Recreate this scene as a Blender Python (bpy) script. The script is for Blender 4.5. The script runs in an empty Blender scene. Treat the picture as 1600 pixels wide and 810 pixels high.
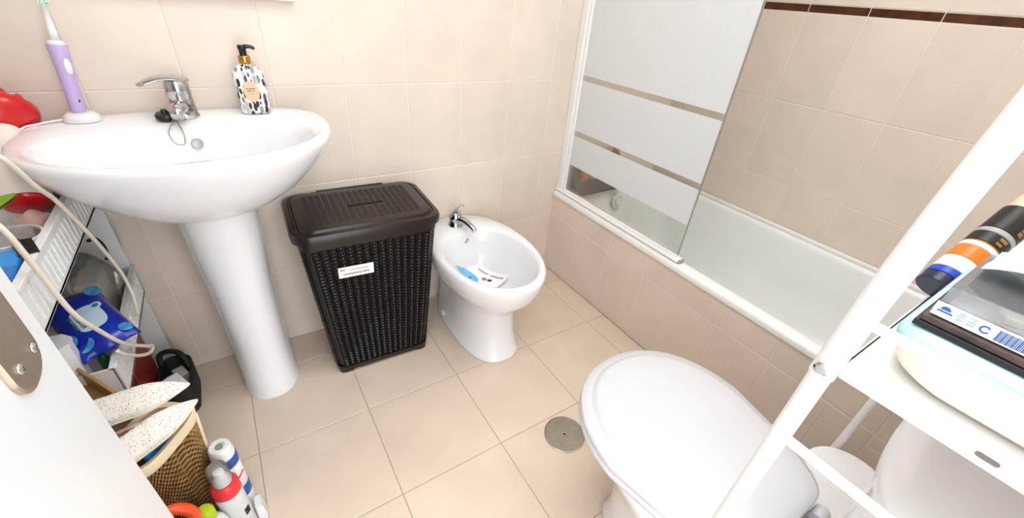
import bpy, bmesh, math, random
from mathutils import Matrix, Vector
random.seed(7)
S = bpy.context.scene
COL = S.collection
PI = math.pi

# ------------------------------------------------------------------ camera
cam_data = bpy.data.cameras.new('camera'); cam = bpy.data.objects.new('camera', cam_data); COL.objects.link(cam)
CAM_M = ((0.8415670, -0.2296776, 0.4888897), (-0.5342222, -0.4876651, 0.6904994), (0.0798221, -0.8422773, -0.5331017))
CAM_C = (-0.116526, -1.421306, 1.185825)
cam.matrix_world = Matrix(((CAM_M[0][0], -CAM_M[0][1], -CAM_M[0][2], CAM_C[0]),
                           (CAM_M[1][0], -CAM_M[1][1], -CAM_M[1][2], CAM_C[1]),
                           (CAM_M[2][0], -CAM_M[2][1], -CAM_M[2][2], CAM_C[2]), (0, 0, 0, 1)))
cam_data.sensor_width = 36.0; cam_data.lens = 649.695 / 1600 * 36.0
cam_data.clip_start = 0.01; cam_data.clip_end = 50
S.camera = cam

# ------------------------------------------------------------------ world, lights, exposure
W = bpy.data.worlds.new('world'); S.world = W; W.use_nodes = True
W.node_tree.nodes['Background'].inputs[0].default_value = (0.9, 0.95, 1, 1)
W.node_tree.nodes['Background'].inputs[1].default_value = 4.2
def area(name, loc, size, power, col=(1, 1, 1), rot=(0, 0, 0), sy=None):
    d = bpy.data.lights.new(name, 'AREA'); d.energy = power; d.color = col; d.size = size
    if sy: d.shape = 'RECTANGLE'; d.size_y = sy
    o = bpy.data.objects.new(name, d); COL.objects.link(o); o.location = loc; o.rotation_euler = rot
    return o
area('ceiling_lamp_light', (0.15, -1.0, 2.33), 0.8, 11, (0.93, 0.965, 1.0))
area('bath_fill_light', (1.30, -1.05, 2.33), 0.8, 11, (0.93, 0.965, 1.0))  # added fill to brighten the right wall and tub, no source seen there
S.view_settings.view_transform = 'Standard'; S.view_settings.look = 'None'
S.view_settings.gamma = 1.0; S.view_settings.use_curve_mapping = False
S.view_settings.exposure = 0.28

# ------------------------------------------------------------------ materials
def lin(h):
    if isinstance(h, str):
        c = [int(h[i:i+2], 16) / 255 for i in (0, 2, 4)]
        return tuple(x / 12.92 if x <= .04045 else ((x + .055) / 1.055) ** 2.4 for x in c) + (1,)
    return tuple(h) + (1,)
MATS = {}
def mat(name, col, rough=.5, metal=0, spec=.5, var=0, vscale=8, col2=None, bump=0, bscale=60, objvar=0, coat=0, trans=0):
    if name in MATS: return MATS[name]
    m = bpy.data.materials.new(name); m.use_nodes = True; MATS[name] = m
    nt = m.node_tree; b = nt.nodes['Principled BSDF']
    c = lin(col); b.inputs['Base Color'].default_value = c
    b.inputs['Roughness'].default_value = rough; b.inputs['Metallic'].default_value = metal
    b.inputs['Specular IOR Level'].default_value = spec; b.inputs['Coat Weight'].default_value = coat
    b.inputs['Transmission Weight'].default_value = trans
    geo = nt.nodes.new('ShaderNodeNewGeometry')
    if var or col2 or objvar:
        n = nt.nodes.new('ShaderNodeTexNoise'); n.inputs['Scale'].default_value = vscale; n.inputs['Detail'].default_value = 4
        nt.links.new(geo.outputs['Position'], n.inputs['Vector'])
        mx = nt.nodes.new('ShaderNodeMix'); mx.data_type = 'RGBA'
        c2 = lin(col2) if col2 else tuple(x * (1 - var) for x in c[:3]) + (1,)
        mx.inputs['A'].default_value = c; mx.inputs['B'].default_value = c2
        ramp = nt.nodes.new('ShaderNodeMapRange'); ramp.inputs['From Min'].default_value = .35; ramp.inputs['From Max'].default_value = .68
        nt.links.new(n.outputs['Fac'], ramp.inputs['Value']); nt.links.new(ramp.outputs[0], mx.inputs['Factor'])
        out = mx.outputs['Result']
        if objvar:
            oi = nt.nodes.new('ShaderNodeObjectInfo'); hsv = nt.nodes.new('ShaderNodeHueSaturation')
            mr = nt.nodes.new('ShaderNodeMapRange'); mr.inputs['To Min'].default_value = 1 - objvar; mr.inputs['To Max'].default_value = 1 + objvar
            nt.links.new(oi.outputs['Random'], mr.inputs['Value']); nt.links.new(mr.outputs[0], hsv.inputs['Value'])
            nt.links.new(out, hsv.inputs['Color']); out = hsv.outputs['Color']
        nt.links.new(out, b.inputs['Base Color'])
    if bump:
        n2 = nt.nodes.new('ShaderNodeTexNoise'); n2.inputs['Scale'].default_value = bscale
        nt.links.new(geo.outputs['Position'], n2.inputs['Vector'])
        bp = nt.nodes.new('ShaderNodeBump'); bp.inputs['Strength'].default_value = bump; bp.inputs['Distance'].default_value = .004
        nt.links.new(n2.outputs['Fac'], bp.inputs['Height']); nt.links.new(bp.outputs[0], b.inputs['Normal'])
    return m
def clear_mat(name, tint=(1, 1, 1), gloss=.08, rough=.02, milky=0.0, milk=(1, 1, 1)):
    m = bpy.data.materials.new(name); m.use_nodes = True; nt = m.node_tree; nt.nodes.clear(); MATS[name] = m
    o = nt.nodes.new('ShaderNodeOutputMaterial'); t = nt.nodes.new('ShaderNodeBsdfTransparent'); g = nt.nodes.new('ShaderNodeBsdfGlossy')
    t.inputs[0].default_value = tint + (1,); g.inputs['Roughness'].default_value = rough
    d = nt.nodes.new('ShaderNodeBsdfDiffuse'); d.inputs[0].default_value = milk + (1,)
    m1 = nt.nodes.new('ShaderNodeMixShader'); m1.inputs[0].default_value = milky
    nt.links.new(t.outputs[0], m1.inputs[1]); nt.links.new(d.outputs[0], m1.inputs[2])
    fr = nt.nodes.new('ShaderNodeFresnel'); fr.inputs[0].default_value = 1.3
    ad = nt.nodes.new('ShaderNodeMath'); ad.operation = 'MULTIPLY_ADD'; ad.inputs[1].default_value = .8; ad.inputs[2].default_value = gloss
    nt.links.new(fr.outputs[0], ad.inputs[0])
    m2 = nt.nodes.new('ShaderNodeMixShader'); nt.links.new(ad.outputs[0], m2.inputs[0])
    nt.links.new(m1.outputs[0], m2.inputs[1]); nt.links.new(g.outputs[0], m2.inputs[2]); nt.links.new(m2.outputs[0], o.inputs[0])
    return m
def spot_mat(name, base, spots, scale=30, size=.25, rough=.4, stretch=(1, 1, 1)):
    m = bpy.data.materials.new(name); m.use_nodes = True; nt = m.node_tree; MATS[name] = m
    b = nt.nodes['Principled BSDF']; b.inputs['Roughness'].default_value = rough
    tc = nt.nodes.new('ShaderNodeTexCoord'); mp = nt.nodes.new('ShaderNodeMapping'); mp.inputs['Scale'].default_value = stretch
    v = nt.nodes.new('ShaderNodeTexVoronoi'); v.inputs['Scale'].default_value = scale
    nt.links.new(tc.outputs['Object'], mp.inputs[0]); nt.links.new(mp.outputs[0], v.inputs['Vector'])
    lt = nt.nodes.new('ShaderNodeMath'); lt.operation = 'LESS_THAN'; lt.inputs[1].default_value = size
    nt.links.new(v.outputs['Distance'], lt.inputs[0])
    mx = nt.nodes.new('ShaderNodeMix'); mx.data_type = 'RGBA'; mx.inputs['A'].default_value = lin(base)
    cr = nt.nodes.new('ShaderNodeValToRGB'); sep = nt.nodes.new('ShaderNodeSeparateColor')
    nt.links.new(v.outputs['Color'], sep.inputs[0]); nt.links.new(sep.outputs[0], cr.inputs[0])
    cr.color_ramp.interpolation = 'CONSTANT'
    for i, s in enumerate(spots):
        if i < 2: e = cr.color_ramp.elements[i]; e.position = i / len(spots)
        else: e = cr.color_ramp.elements.new(i / len(spots))
        e.color = lin(s)
    nt.links.new(cr.outputs[0], mx.inputs['B']); nt.links.new(lt.outputs[0], mx.inputs['Factor'])
    nt.links.new(mx.outputs['Result'], b.inputs['Base Color'])
    return m

TILE = mat('wall_tile', 'E7D9CA', .32, spec=.4, var=.07, vscale=7, objvar=.018)
GROUT = mat('wall_grout', 'F1E9DF', .8, var=.06, vscale=20)
FTILE = mat('floor_tile', 'DFCDB9', .3, spec=.4, var=.08, vscale=6, objvar=.02)
FGROUT = mat('floor_grout', 'B5A088', .85, var=.1, vscale=25)
DARK_TILE = mat('border_tile', '43200F', .18, var=.35, vscale=30, col2='5E2E14', objvar=.06)
PORC = mat('porcelain', 'EFEFF1', .12, spec=.5, var=.015, vscale=5, coat=.3)
ACRYL = mat('tub_acrylic', 'ECEDEB', .22, var=.03, vscale=5)
WPLAST = mat('white_plastic', 'E9E9EA', .35, var=.02, vscale=9)
WPAINT = mat('white_paint', 'E6E6E7', .28, var=.02, vscale=6)
WMETAL = mat('white_coated_metal', 'F5F4F2', .3, var=.015, vscale=9)
CHROME = mat('chrome', 'C9CACC', .09, metal=1, var=.06, vscale=25)
STEEL = mat('brushed_steel', 'A9A294', .36, metal=1, var=.15, vscale=30)
NICKEL = mat('satin_nickel', 'B9AA98', .42, metal=.85, var=.12, vscale=14)
HAMP = mat('dark_brown_plastic', '201612', .3, spec=.5, var=.3, vscale=40)
HAMPIN = mat('hamper_core', '120D0A', .6, var=.2, vscale=20)
BLACK = mat('black_plastic', '141414', .35, var=.2, vscale=30)
CAST = mat('white_wall_paint', 'F2EDE4', .7, var=.02, vscale=4)

# ------------------------------------------------------------------ object helpers
def wmat(o):
    m = o.matrix_basis.copy()
    if o.parent: m = wmat(o.parent) @ o.matrix_parent_inverse @ m
    return m
def link(o, parent=None, local=False):
    COL.objects.link(o)
    if parent:
        o.parent = parent
        if not local: o.matrix_parent_inverse = wmat(parent).inverted()
    return o
def tag(o, label=None, cat=None, group=None, kind=None):
    if label: o['label'] = label
    if cat: o['category'] = cat
    if group: o['group'] = group
    if kind: o['kind'] = kind
    return o
def thing(name, label, cat, loc=(0, 0, 0), rot=(0, 0, 0), group=None):
    o = bpy.data.objects.new(name, None); o.empty_display_size = .05
    o.location = loc; o.rotation_euler = rot; COL.objects.link(o)
    return tag(o, label, cat, group)
def obj(name, vf, m, parent=None, local=False, smooth=False, auto=None):
    me = bpy.data.meshes.new(name); me.from_pydata([tuple(v) for v in vf[0]], [], vf[1]); me.update()
    bm = bmesh.new(); bm.from_mesh(me)
    bmesh.ops.recalc_face_normals(bm, faces=bm.faces)
    if auto is not None:
        for e in bm.edges:
            if len(e.link_faces) == 2 and e.calc_face_angle(0) > math.radians(auto): e.smooth = False
    bm.to_mesh(me); bm.free()
    if smooth or auto is not None: me.polygons.foreach_set('use_smooth', [True] * len(me.polygons))
    for mm in (m if isinstance(m, (list, tuple)) else [m]): me.materials.append(mm)
    o = bpy.data.objects.new(name, me)
    return link(o, parent, local)
def join(*vfs):
    V, F = [], []
    for v, f in vfs:
        n = len(V); V += [tuple(x) for x in v]; F += [tuple(i + n for i in q) for q in f]
    return V, F
def xf(vf, M):
    return [tuple(M @ Vector(v)) for v in vf[0]], vf[1]
def at(vf, loc, rz=0, rx=0, ry=0):
    return xf(vf, Matrix.Translation(loc) @ Matrix.Rotation(rz, 4, 'Z') @ Matrix.Rotation(ry, 4, 'Y') @ Matrix.Rotation(rx, 4, 'X'))
def box(lo, hi, bev=0, seg=2):
    bm = bmesh.new(); bmesh.ops.create_cube(bm, size=1)
    for v in bm.verts:
        for k in range(3): v.co[k] = lo[k] + (v.co[k] + .5) * (hi[k] - lo[k])
    if bev: bmesh.ops.bevel(bm, geom=bm.edges[:], offset=bev, segments=seg, profile=.5, affect='EDGES')
    bm.verts.index_update()
    r = [tuple(v.co) for v in bm.verts], [tuple(v.index for v in f.verts) for f in bm.faces]
    bm.free(); return r
def loft(rings, cap0=True, cap1=True, wrap=False):
    n = len(rings[0]); V = [p for r in rings for p in r]; F = []
    R = len(rings)
    for i in range(R if wrap else R - 1):
        a, b = i * n, ((i + 1) % R) * n
        for j in range(n): F.append((a + j, a + (j + 1) % n, b + (j + 1) % n, b + j))
    if cap0 and not wrap: F.append(tuple(range(n))[::-1])
    if cap1 and not wrap: F.append(tuple(range((R - 1) * n, R * n)))
    return V, F
def circ(r, z, n=32, c=(0, 0)): return [(c[0] + r * math.cos(2 * PI * k / n), c[1] + r * math.sin(2 * PI * k / n), z) for k in range(n)]
def lathe(prof, n=32): return loft([circ(max(r, 1e-4), z, n) for r, z in prof])
def rrect(hx, hy, r, z, c=(0, 0), n=6):
    P = []
    for k, (sx, sy) in enumerate(((1, 1), (-1, 1), (-1, -1), (1, -1))):
        for i in range(n + 1):
            a = (k + i / n) * PI / 2
            P.append((c[0] + sx * (hx - r) + r * math.cos(a), c[1] + sy * (hy - r) + r * math.sin(a), z))
    return P
def egg(cx, yf, yb, rx, z, nf=2.1, nb=2.1, n=64, mid=.45):
    """closed outline: front at yf (smaller y), back at yb"""
    ym = yb + (yf - yb) * mid
    P = []
    for k in range(n):
        t = 2 * PI * k / n; c, s = math.cos(t), math.sin(t)
        e = nb if s > 0 else nf
        P.append((cx + rx * math.copysign(abs(c) ** (2 / e), c), ym + (yb - ym if s > 0 else ym - yf) * math.copysign(abs(s) ** (2 / e), s), z))
    return P
def spline(pts, sub=8):
    P = [Vector(p) for p in pts]; out = []
    for i in range(len(P) - 1):
        a, b, c, d = P[max(i - 1, 0)], P[i], P[i + 1], P[min(i + 2, len(P) - 1)]
        for k in range(sub):
            t = k / sub
            out.append(.5 * ((2 * b) + (c - a) * t + (2 * a - 5 * b + 4 * c - d) * t * t + (3 * b - a - 3 * c + d) * t ** 3))
    out.append(P[-1]); return out
def tube(pts, r, n=10, closed=False):
    P = [Vector(p) for p in pts]; rings = []; up = None
    rr = r if callable(r) else (lambda t: r)
    N = len(P)
    for i in range(N):
        a = P[(i - 1) % N] if closed else P[max(i - 1, 0)]; b = P[(i + 1) % N] if closed else P[min(i + 1, N - 1)]
        t = (b - a).normalized()
        if up is None: up = t.orthogonal().normalized()
        up = (up - t * up.dot(t)).normalized(); s = t.cross(up)
        q = rr(i / max(N - 1, 1))
        rings.append([tuple(P[i] + (up * math.cos(2 * PI * k / n) + s * math.sin(2 * PI * k / n)) * q) for k in range(n)])
    return loft(rings, wrap=closed)
def frust(w, h, t, ch):
    """tile: base w x h on z=0, top chamfered"""
    a, b = w / 2, h / 2
    V = [(-a, -b, 0), (a, -b, 0), (a, b, 0), (-a, b, 0), (-a, -b, t - ch), (a, -b, t - ch), (a, b, t - ch), (-a, b, t - ch),
         (-a + ch, -b + ch, t), (a - ch, -b + ch, t), (a - ch, b - ch, t), (-a + ch, b - ch, t)]
    F = [(3, 2, 1, 0)]
    for k in range(4):
        j = (k + 1) % 4; F += [(k, j, 4 + j, 4 + k), (4 + k, 4 + j, 8 + j, 8 + k)]
    F.append((8, 9, 10, 11)); return V, F
TILEMESH = {}
def tile(parent, M, w, h, m, t=.006, ch=.0012):
    key = (round(w, 4), round(h, 4), m.name, t)
    if key not in TILEMESH:
        me = bpy.data.meshes.new('tile'); v, f = frust(w, h, t, ch); me.from_pydata(v, [], f); me.materials.append(m); TILEMESH[key] = me
    o = bpy.data.objects.new('tile', TILEMESH[key]); COL.objects.link(o); o.parent = parent
    o.matrix_basis = M; return o
def tile_plane(parent, org, U, V, us, vs, m, gap=.0024, mats=None):
    """us / vs: joint positions along U and V; tiles between them"""
    U, V = Vector(U), Vector(V); N = U.cross(V)
    for j in range(len(vs) - 1):
        for i in range(len(us) - 1):
            w, h = us[i + 1] - us[i] - gap, vs[j + 1] - vs[j] - gap
            c = Vector(org) + U * (us[i] + us[i + 1]) / 2 + V * (vs[j] + vs[j + 1]) / 2
            M = Matrix(((U.x, V.x, N.x, c.x), (U.y, V.y, N.y, c.y), (U.z, V.z, N.z, c.z), (0, 0, 0, 1)))
            tile(parent, M, w, h, mats[j] if mats else m)

# ------------------------------------------------------------------ room
XT, XR, XL, YF, H = 1.097, 1.787, -0.80, -1.64, 2.40
ZR = [0, .3019, .6081, .9143, 1.2225, 1.2495, 1.5555, 1.8615, 2.1675, 2.40]
RM = [TILE] * 4 + [DARK_TILE] + [TILE] * 4
def joints(a, b, first, step):
    k = math.ceil((a - first) / step + 1e-6); r = [a]
    while first + k * step < b - .004:
        if first + k * step > a + .004: r.append(first + k * step)
        k += 1
    return r + [b]
TH = .006   # tiles stand .006 proud of the slab so their face is the calibrated plane
fl = tag(obj('floor', box((XL - .1, -2.4, -.1), (XR + .1, .1, -TH + .0045)), FGROUT), kind='structure')
FS, FX, FY = .3174, -.2745, -.4648
tile_plane(fl, (0, 0, -TH), (1, 0, 0), (0, 1, 0), joints(XL, XT, FX, FS), joints(YF, 0, FY, FS), FTILE, gap=.0022)
wb = tag(obj('wall_back', box((XL - .1, TH - .0045, -.1), (XR + .1, .12, H)), GROUT), kind='structure')
tile_plane(wb, (0, TH, 0), (1, 0, 0), (0, 0, 1), joints(XL, XR, 0, .2), ZR, TILE, mats=RM)
wr = tag(obj('wall_right', box((XR + TH - .0045, YF - .1, -.1), (XR + .12, .12, H)), GROUT), kind='structure')
tile_plane(wr, (XR + TH, 0, 0), (0, -1, 0), (0, 0, 1), joints(0, -YF, .087, .2), ZR, TILE, mats=RM)
wl = tag(obj('wall_left', box((XL - .12, -2.4, -.1), (XL - TH + .0045, .12, H)), GROUT), kind='structure')
tile_plane(wl, (XL - TH, 0, 0), (0, 1, 0), (0, 0, 1), joints(YF, 0, 0, .2), ZR, TILE, mats=RM)
wf = tag(obj('wall_front', join(box((.30, YF - .1, -.1), (XR + .1, YF - TH + .0045, H)), box((XL - .1, YF - .1, -.1), (-.36, YF - TH + .0045, H)),
                                box((-.36, YF - .1, 2.06), (.30, YF - TH + .0045, H))), GROUT), kind='structure')
tile_plane(wf, (0, YF - TH, 0), (-1, 0, 0), (0, 0, 1), joints(-XR, -.32, 0, .2), ZR, TILE, mats=RM)
tag(obj('ceiling', box((XL - .1, -2.4, H), (XR + .1, .12, H + .1)), CAST), kind='structure')
# tiled bath front
ap = tag(obj('wall_bath_front', box((XT + TH - .0045, YF, 0), (XT + .03, -.0005, .405)), GROUT), kind='structure')
tile_plane(ap, (XT + TH, 0, 0), (0, -1, 0), (0, 0, 1), [0.001, .2006, .4006, .6006, .735, .926, 1.112, 1.29, 1.401], [0, .3019], TILE)
tile_plane(ap, (XT + TH, 0, 0), (0, -1, 0), (0, 0, 1), [1.401, 1.601, -YF], [0, .259, .3019], TILE)
tile_plane(ap, (XT + TH, 0, 0), (0, -1, 0), (0, 0, 1), [0.001, .2006, .4006, .6006, .926, 1.112, 1.401, 1.601, -YF], [.3019, .404], TILE)
# ceiling lamp above the frame; the one over the bath is added for fill
for lx, ly, lt in ((.15, -1.0, 'round flat white ceiling lamp above the basin side'), (1.30, -1.05, 'added round flat white fixture for the bath fill light')):
    cl = thing('ceiling_lamp', lt, 'lamp', (lx, ly, H), group='ceiling lamps')
    obj('lamp_base', at(lathe([(.02, 0), (.44, 0), (.44, -.03), (.42, -.035)], 40), (lx, ly, H)), WPLAST, cl, smooth=True)

# ------------------------------------------------------------------ door beside the camera
dr = thing('door_1', 'white door standing open close to the camera', 'door', (-.3, -.975, 0)); dr['kind'] = 'structure'; del dr['category']
obj('door_leaf', box((-.338, -1.635, .008), (-.30, -.974, 2.03), .0015, 1), WPAINT, dr)
def plate_outline(r, w, hgt, n=10):
    P = []
    for k, (sx, sy) in enumerate(((1, 1), (-1, 1), (-1, -1), (1, -1))):
        for i in range(n + 1):
            a = (k + i / n) * PI / 2; P.append((sx * (w - r) + r * math.cos(a), sy * (hgt - r) + r * math.sin(a)))
    return P
po = plate_outline(.024, .0275, .105)
pc = (-.30, -1.0325, .997)
hp = obj('handle_plate', loft([[(pc[0] + d, pc[1] + a * s, pc[2] + b * s) for a, b in po] for d, s in ((0, 1), (.003, 1), (.0045, .97))]), NICKEL, dr, auto=35)
for dy, dz in ((.0165, -.083), (-.0135, -.079)):
    s = lathe([(.0045, 0), (.0045, .001), (.003, .0022), (.0008, .0026)], 16)
    obj('screw', xf(s, Matrix.Translation((pc[0] + .0044, pc[1] + dy, pc[2] + dz)) @ Matrix.Rotation(PI / 2, 4, 'Y')), CHROME, hp, smooth=True)
tag(obj('trim_1', join(box((-.36, YF - .1, 0), (-.342, YF + .012, 2.06)), box((.282, YF - .1, 0), (.30, YF + .012, 2.06)), box((-.36, YF - .1, 2.042), (.30, YF + .012, 2.06))), WPAINT), kind='structure')

# ------------------------------------------------------------------ bathtub
tub = thing('bathtub', 'white built-in bathtub along the right wall', 'bathtub', (1.44, -.8, 0))
bc = ((XT - .006 + XR - .002) / 2, (-.001 + YF + .001) / 2); bhx = (XR - .002 - XT + .006) / 2; bhy = -(YF) / 2 - .001
def tr(ix0, ix1, iy, r, z):   # ring inset from front edge, wall edge and the ends
    hx = bhx - (ix0 + ix1) / 2; return rrect(hx, bhy - iy, r, z, (bc[0] + (ix0 - ix1) / 2, bc[1]), 10)
rings = [tr(.0, 0, 0, .004, .400), tr(.0, 0, 0, .006, .412), tr(.006, 0, 0, .008, .421), tr(.02, .0, .0, .01, .425), tr(.040, .022, .05, .06, .4255),
         tr(.052, .030, .07, .09, .421), tr(.062, .036, .085, .10, .405), tr(.078, .052, .12, .12, .25), tr(.10, .085, .19, .13, .12), tr(.14, .13, .26, .12, .075), tr(.24, .24, .5, .08, .065)]
obj('tub_body', loft(rings, cap0=False), ACRYL, tub, auto=50)
obj('wall_lip', box((XR - .024, YF + .001, .424), (XR - .0015, -.001, .440), .005, 2), ACRYL, tub, auto=40)
# overflow / drain ring in the back end of the tub
ov = lathe([(.034, 0), (.036, .004), (.034, .009), (.028, .011), (.026, .006), (.0005, .006)], 32)
obj('overflow_ring', xf(ov, Matrix.Translation((1.425, -.108, .355)) @ Matrix.Rotation(math.radians(80), 4, 'X')), ACRYL, tub, auto=40)
obj('overflow_knob', xf(lathe([(.021, 0), (.022, .012), (.018, .017), (.0005, .019)], 28), Matrix.Translation((1.425, -.112, .355)) @ Matrix.Rotation(math.radians(80), 4, 'X')), WPLAST, tub, auto=40)

# ------------------------------------------------------------------ shower screen
GLASS = clear_mat('clear_glass', (.965, .975, .955), .03, .01)
FROST = mat('frosted_film', 'F8FAFC', .45, var=.01, vscale=4)
nt = FROST.node_tree; tl = nt.nodes.new('ShaderNodeBsdfTranslucent'); tl.inputs[0].default_value = (.86, .88, .9, 1)
mxs = nt.nodes.new('ShaderNodeMixShader'); mxs.inputs[0].default_value = .35
nt.links.new(nt.nodes['Principled BSDF'].outputs[0], mxs.inputs[1]); nt.links.new(tl.outputs[0], mxs.inputs[2]); nt.links.new(mxs.outputs[0], nt.nodes['Material Output'].inputs[0])
sc = thing('shower_screen', 'glass shower screen with white frosted bands on the bath rim', 'screen', (1.125, -.35, .426))
xs = 1.124
obj('wall_profile', join(box((xs - .017, -.036, .430), (xs + .017, -.0005, 1.95), .003, 1), box((xs - .011, -.052, .430), (xs + .011, -.034, 1.95), .003, 1)), WMETAL, sc)
obj('bottom_rail', join(box((xs - .022, -.716, .4262), (xs + .014, -.0008, .437), .003, 1), box((xs - .009, -.700, .435), (xs + .011, -.05, .446), .003, 1)), WMETAL, sc)
gp = obj('glass_pane', box((xs - .003, -.697, .444), (xs + .003, -.05, 1.90)), GLASS, sc)
for a, b in ((.566, .696), (.718, .919), (.940, 1.90)):
    obj('frosted_band', box((xs - .0042, -.6955, a), (xs - .0031, -.0505, b)), FROST, gp)
obj('edge_strip', box((xs - .0032, -.6985, .444), (xs + .0032, -.697, 1.90)), mat('grey_seal', '8E948F', .4, var=.1), sc)
obj('end_cap', box((xs - .018, -.724, .4262), (xs + .010, -.716, .441), .002, 1), mat('grey_cap', 'A9A6A0', .4, var=.05), sc)

# dark corner caddy on the tub rim, bottles in it
cdm = mat('charcoal_plastic', '3F403C', .45, var=.15, vscale=20)
cd = thing('shower_caddy', 'dark grey corner caddy at the back end of the bathtub', 'caddy', (1.24, -.06, .426))
def tray(x0, x1, y0, y1, z0, z1, t): 
    return join(box((x0, y0, z0), (x1, y1, z0 + t)), box((x0, y0, z0), (x0 + t, y1, z1)), box((x1 - t, y0, z0), (x1, y1, z1)), box((x0, y0, z0), (x1, y0 + t, z1)), box((x0, y1 - t, z0), (x1, y1, z1)))
obj('caddy_tray', tray(1.148, 1.44, -.115, -.004, .427, .50, .004), cdm, cd)
obj('back_plate', box((1.15, -.010, .50), (1.40, -.004, .57), .003, 1), cdm, cd)
def bottle(name, label, loc, prof, m, cap=None, capm=None, n=24, cat='bottle', rot=(0, 0, 0), group=None):
    t = thing(name, label, cat, loc, rot, group)
    obj('bottle_body', lathe(prof, n), m, t, local=True, auto=40)
    if cap: obj('cap', lathe(cap, n), capm, t, local=True, auto=40)
    return t
bottle('shower_gel_bottle', 'orange bottle with white cap in the dark bath caddy', (1.225, -.05, .431), [(.020, 0), (.022, .004), (.022, .09), (.012, .105)], mat('orange_gel', 'E8821E', .3, var=.08), [(.012, .105), (.014, .107), (.014, .135), (.0005, .137)], WPLAST)
bottle('shower_bottle', 'small pinkish bottle lying low in the dark bath caddy', (1.19, -.075, .431), [(.014, 0), (.016, .004), (.016, .055), (.008, .065)], mat('dull_pink', 'C0705C', .4, var=.1), [(.008, .065), (.009, .066), (.009, .08), (.0005, .081)], mat('dull_pink_cap', 'B8604E', .4))
bottle('shampoo_bottle', 'tall white bottle at the back of the dark bath caddy', (1.28, -.045, .431), [(.022, 0), (.024, .004), (.024, .13), (.012, .15)], WPLAST, [(.012, .15), (.013, .152), (.013, .175), (.0005, .176)], mat('pale_cap', 'D8D2C6', .4))
bottle('shampoo_bottle', 'bottle with coral pink cap behind the screen\'s clear stripe', (1.405, -.05, .431), [(.022, 0), (.024, .004), (.024, .15), (.014, .17)], mat('grey_bottle', '6C6A62', .4, var=.1), [(.014, .17), (.018, .172), (.018, .225), (.0005, .228)], mat('coral_cap', 'E0745F', .4))

# ------------------------------------------------------------------ washbasin
wbz = thing('washbasin', 'white porcelain washbasin on a tall pedestal against the wall', 'washbasin', (-.205, -.17, 0))
sx = -.205
def so(rx, yf, yb, z, nf=2.25, nb=2.9): return egg(sx, yf, yb, rx, z, nf, nb, 96, .40)
def si(rx, yf, yb, z, nf=2.2, nb=2.6): return egg(sx, yf, yb, rx, z, nf, nb, 96, .45)
rings = [so(.09, -.26, -.10, .668, 2, 2), so(.125, -.305, -.06, .677, 2, 2.2), so(.175, -.36, -.02, .700, 2.1, 2.6), so(.225, -.40, -.008, .738, 2.2, 2.8), so(.270, -.430, -.004, .785, 2.2, 2.9), so(.296, -.449, -.003, .825), so(.304, -.456, -.003, .845),
         so(.305, -.457, -.003, .855), so(.302, -.454, -.005, .861), so(.296, -.449, -.010, .8635), so(.283, -.437, -.02, .861, 2.25, 2.9),
         si(.262, -.418, -.128, .858), si(.254, -.411, -.136, .852), si(.243, -.400, -.143, .835), si(.215, -.375, -.153, .79), si(.165, -.335, -.17, .745), si(.08, -.28, -.2, .722), si(.02, -.25, -.23, .72)]
obj('basin', loft(rings), PORC, wbz, smooth=True)
ped = [egg(sx, -.272, -.04, .084, 0, 2.3, 3), egg(sx, -.272, -.04, .084, .006, 2.3, 3), egg(sx, -.266, -.04, .080, .02, 2.3, 3), egg(sx, -.262, -.04, .079, .2, 2.3, 3), egg(sx, -.272, -.04, .084, .42, 2.3, 3), egg(sx, -.284, -.04, .091, .58, 2.3, 3), egg(sx, -.296, -.04, .097, .69, 2.3, 3)]
obj('pedestal', loft(ped), PORC, wbz, auto=60)
obj('overflow_hole', xf(lathe([(.0125, 0), (.0135, .002), (.0115, .003), (.009, .001), (.0005, .001)], 24), Matrix.Translation((-.203, -.1495, .814)) @ Matrix.Rotation(math.radians(62), 4, 'X')), mat('satin_grey', 'BEBEBC', .5, metal=.3, var=.05), wbz, auto=50)
# mixer tap
fx, fy, fz = -.214, -.068, .860
fb = [(.030, 0), (.031, .004), (.029, .008), (.027, .03), (.0265, .045), (.0255, .05), (.027, .053), (.0265, .078), (.022, .088), (.0005, .09)]
tapb = obj('mixer_tap', at(lathe(fb, 36), (fx, fy, fz)), CHROME, wbz, auto=40)
sp = tube([(fx + .004, fy - .01, fz + .022), (fx - .004, fy - .05, fz + .034), (fx - .008, fy - .085, fz + .033), (fx - .009, fy - .098, fz + .024)], lambda t: .0185 - .006 * t, 20)
obj('spout', sp, CHROME, tapb, smooth=True)
def lever(c, L, w, h, yaw, pitch, curve):
    V, R = [], []
    for i in range(13):
        t = i / 12; x = -.027 + t * (L + .027); ww = w * (1 - .42 * t ** 1.5) * min(1, .45 + 3 * t); 
        if t > .9: ww *= .75
        zz = h + .020 * math.sin(t * 1.9) - curve * t * t
        R.append([(x, ww * math.cos(2 * PI * k / 20), zz + .0062 * (1 - .4 * t) * math.sin(2 * PI * k / 20) - 9 * (ww * math.cos(2 * PI * k / 20)) ** 2) for k in range(20)])
    return xf(loft(R), Matrix.Translation(c) @ Matrix.Rotation(yaw, 4, 'Z') @ Matrix.Rotation(pitch, 4, 'Y'))
obj('lever', lever((fx, fy, fz), .078, .026, .086, math.radians(212), 0, .020), CHROME, tapb, smooth=True)

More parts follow.
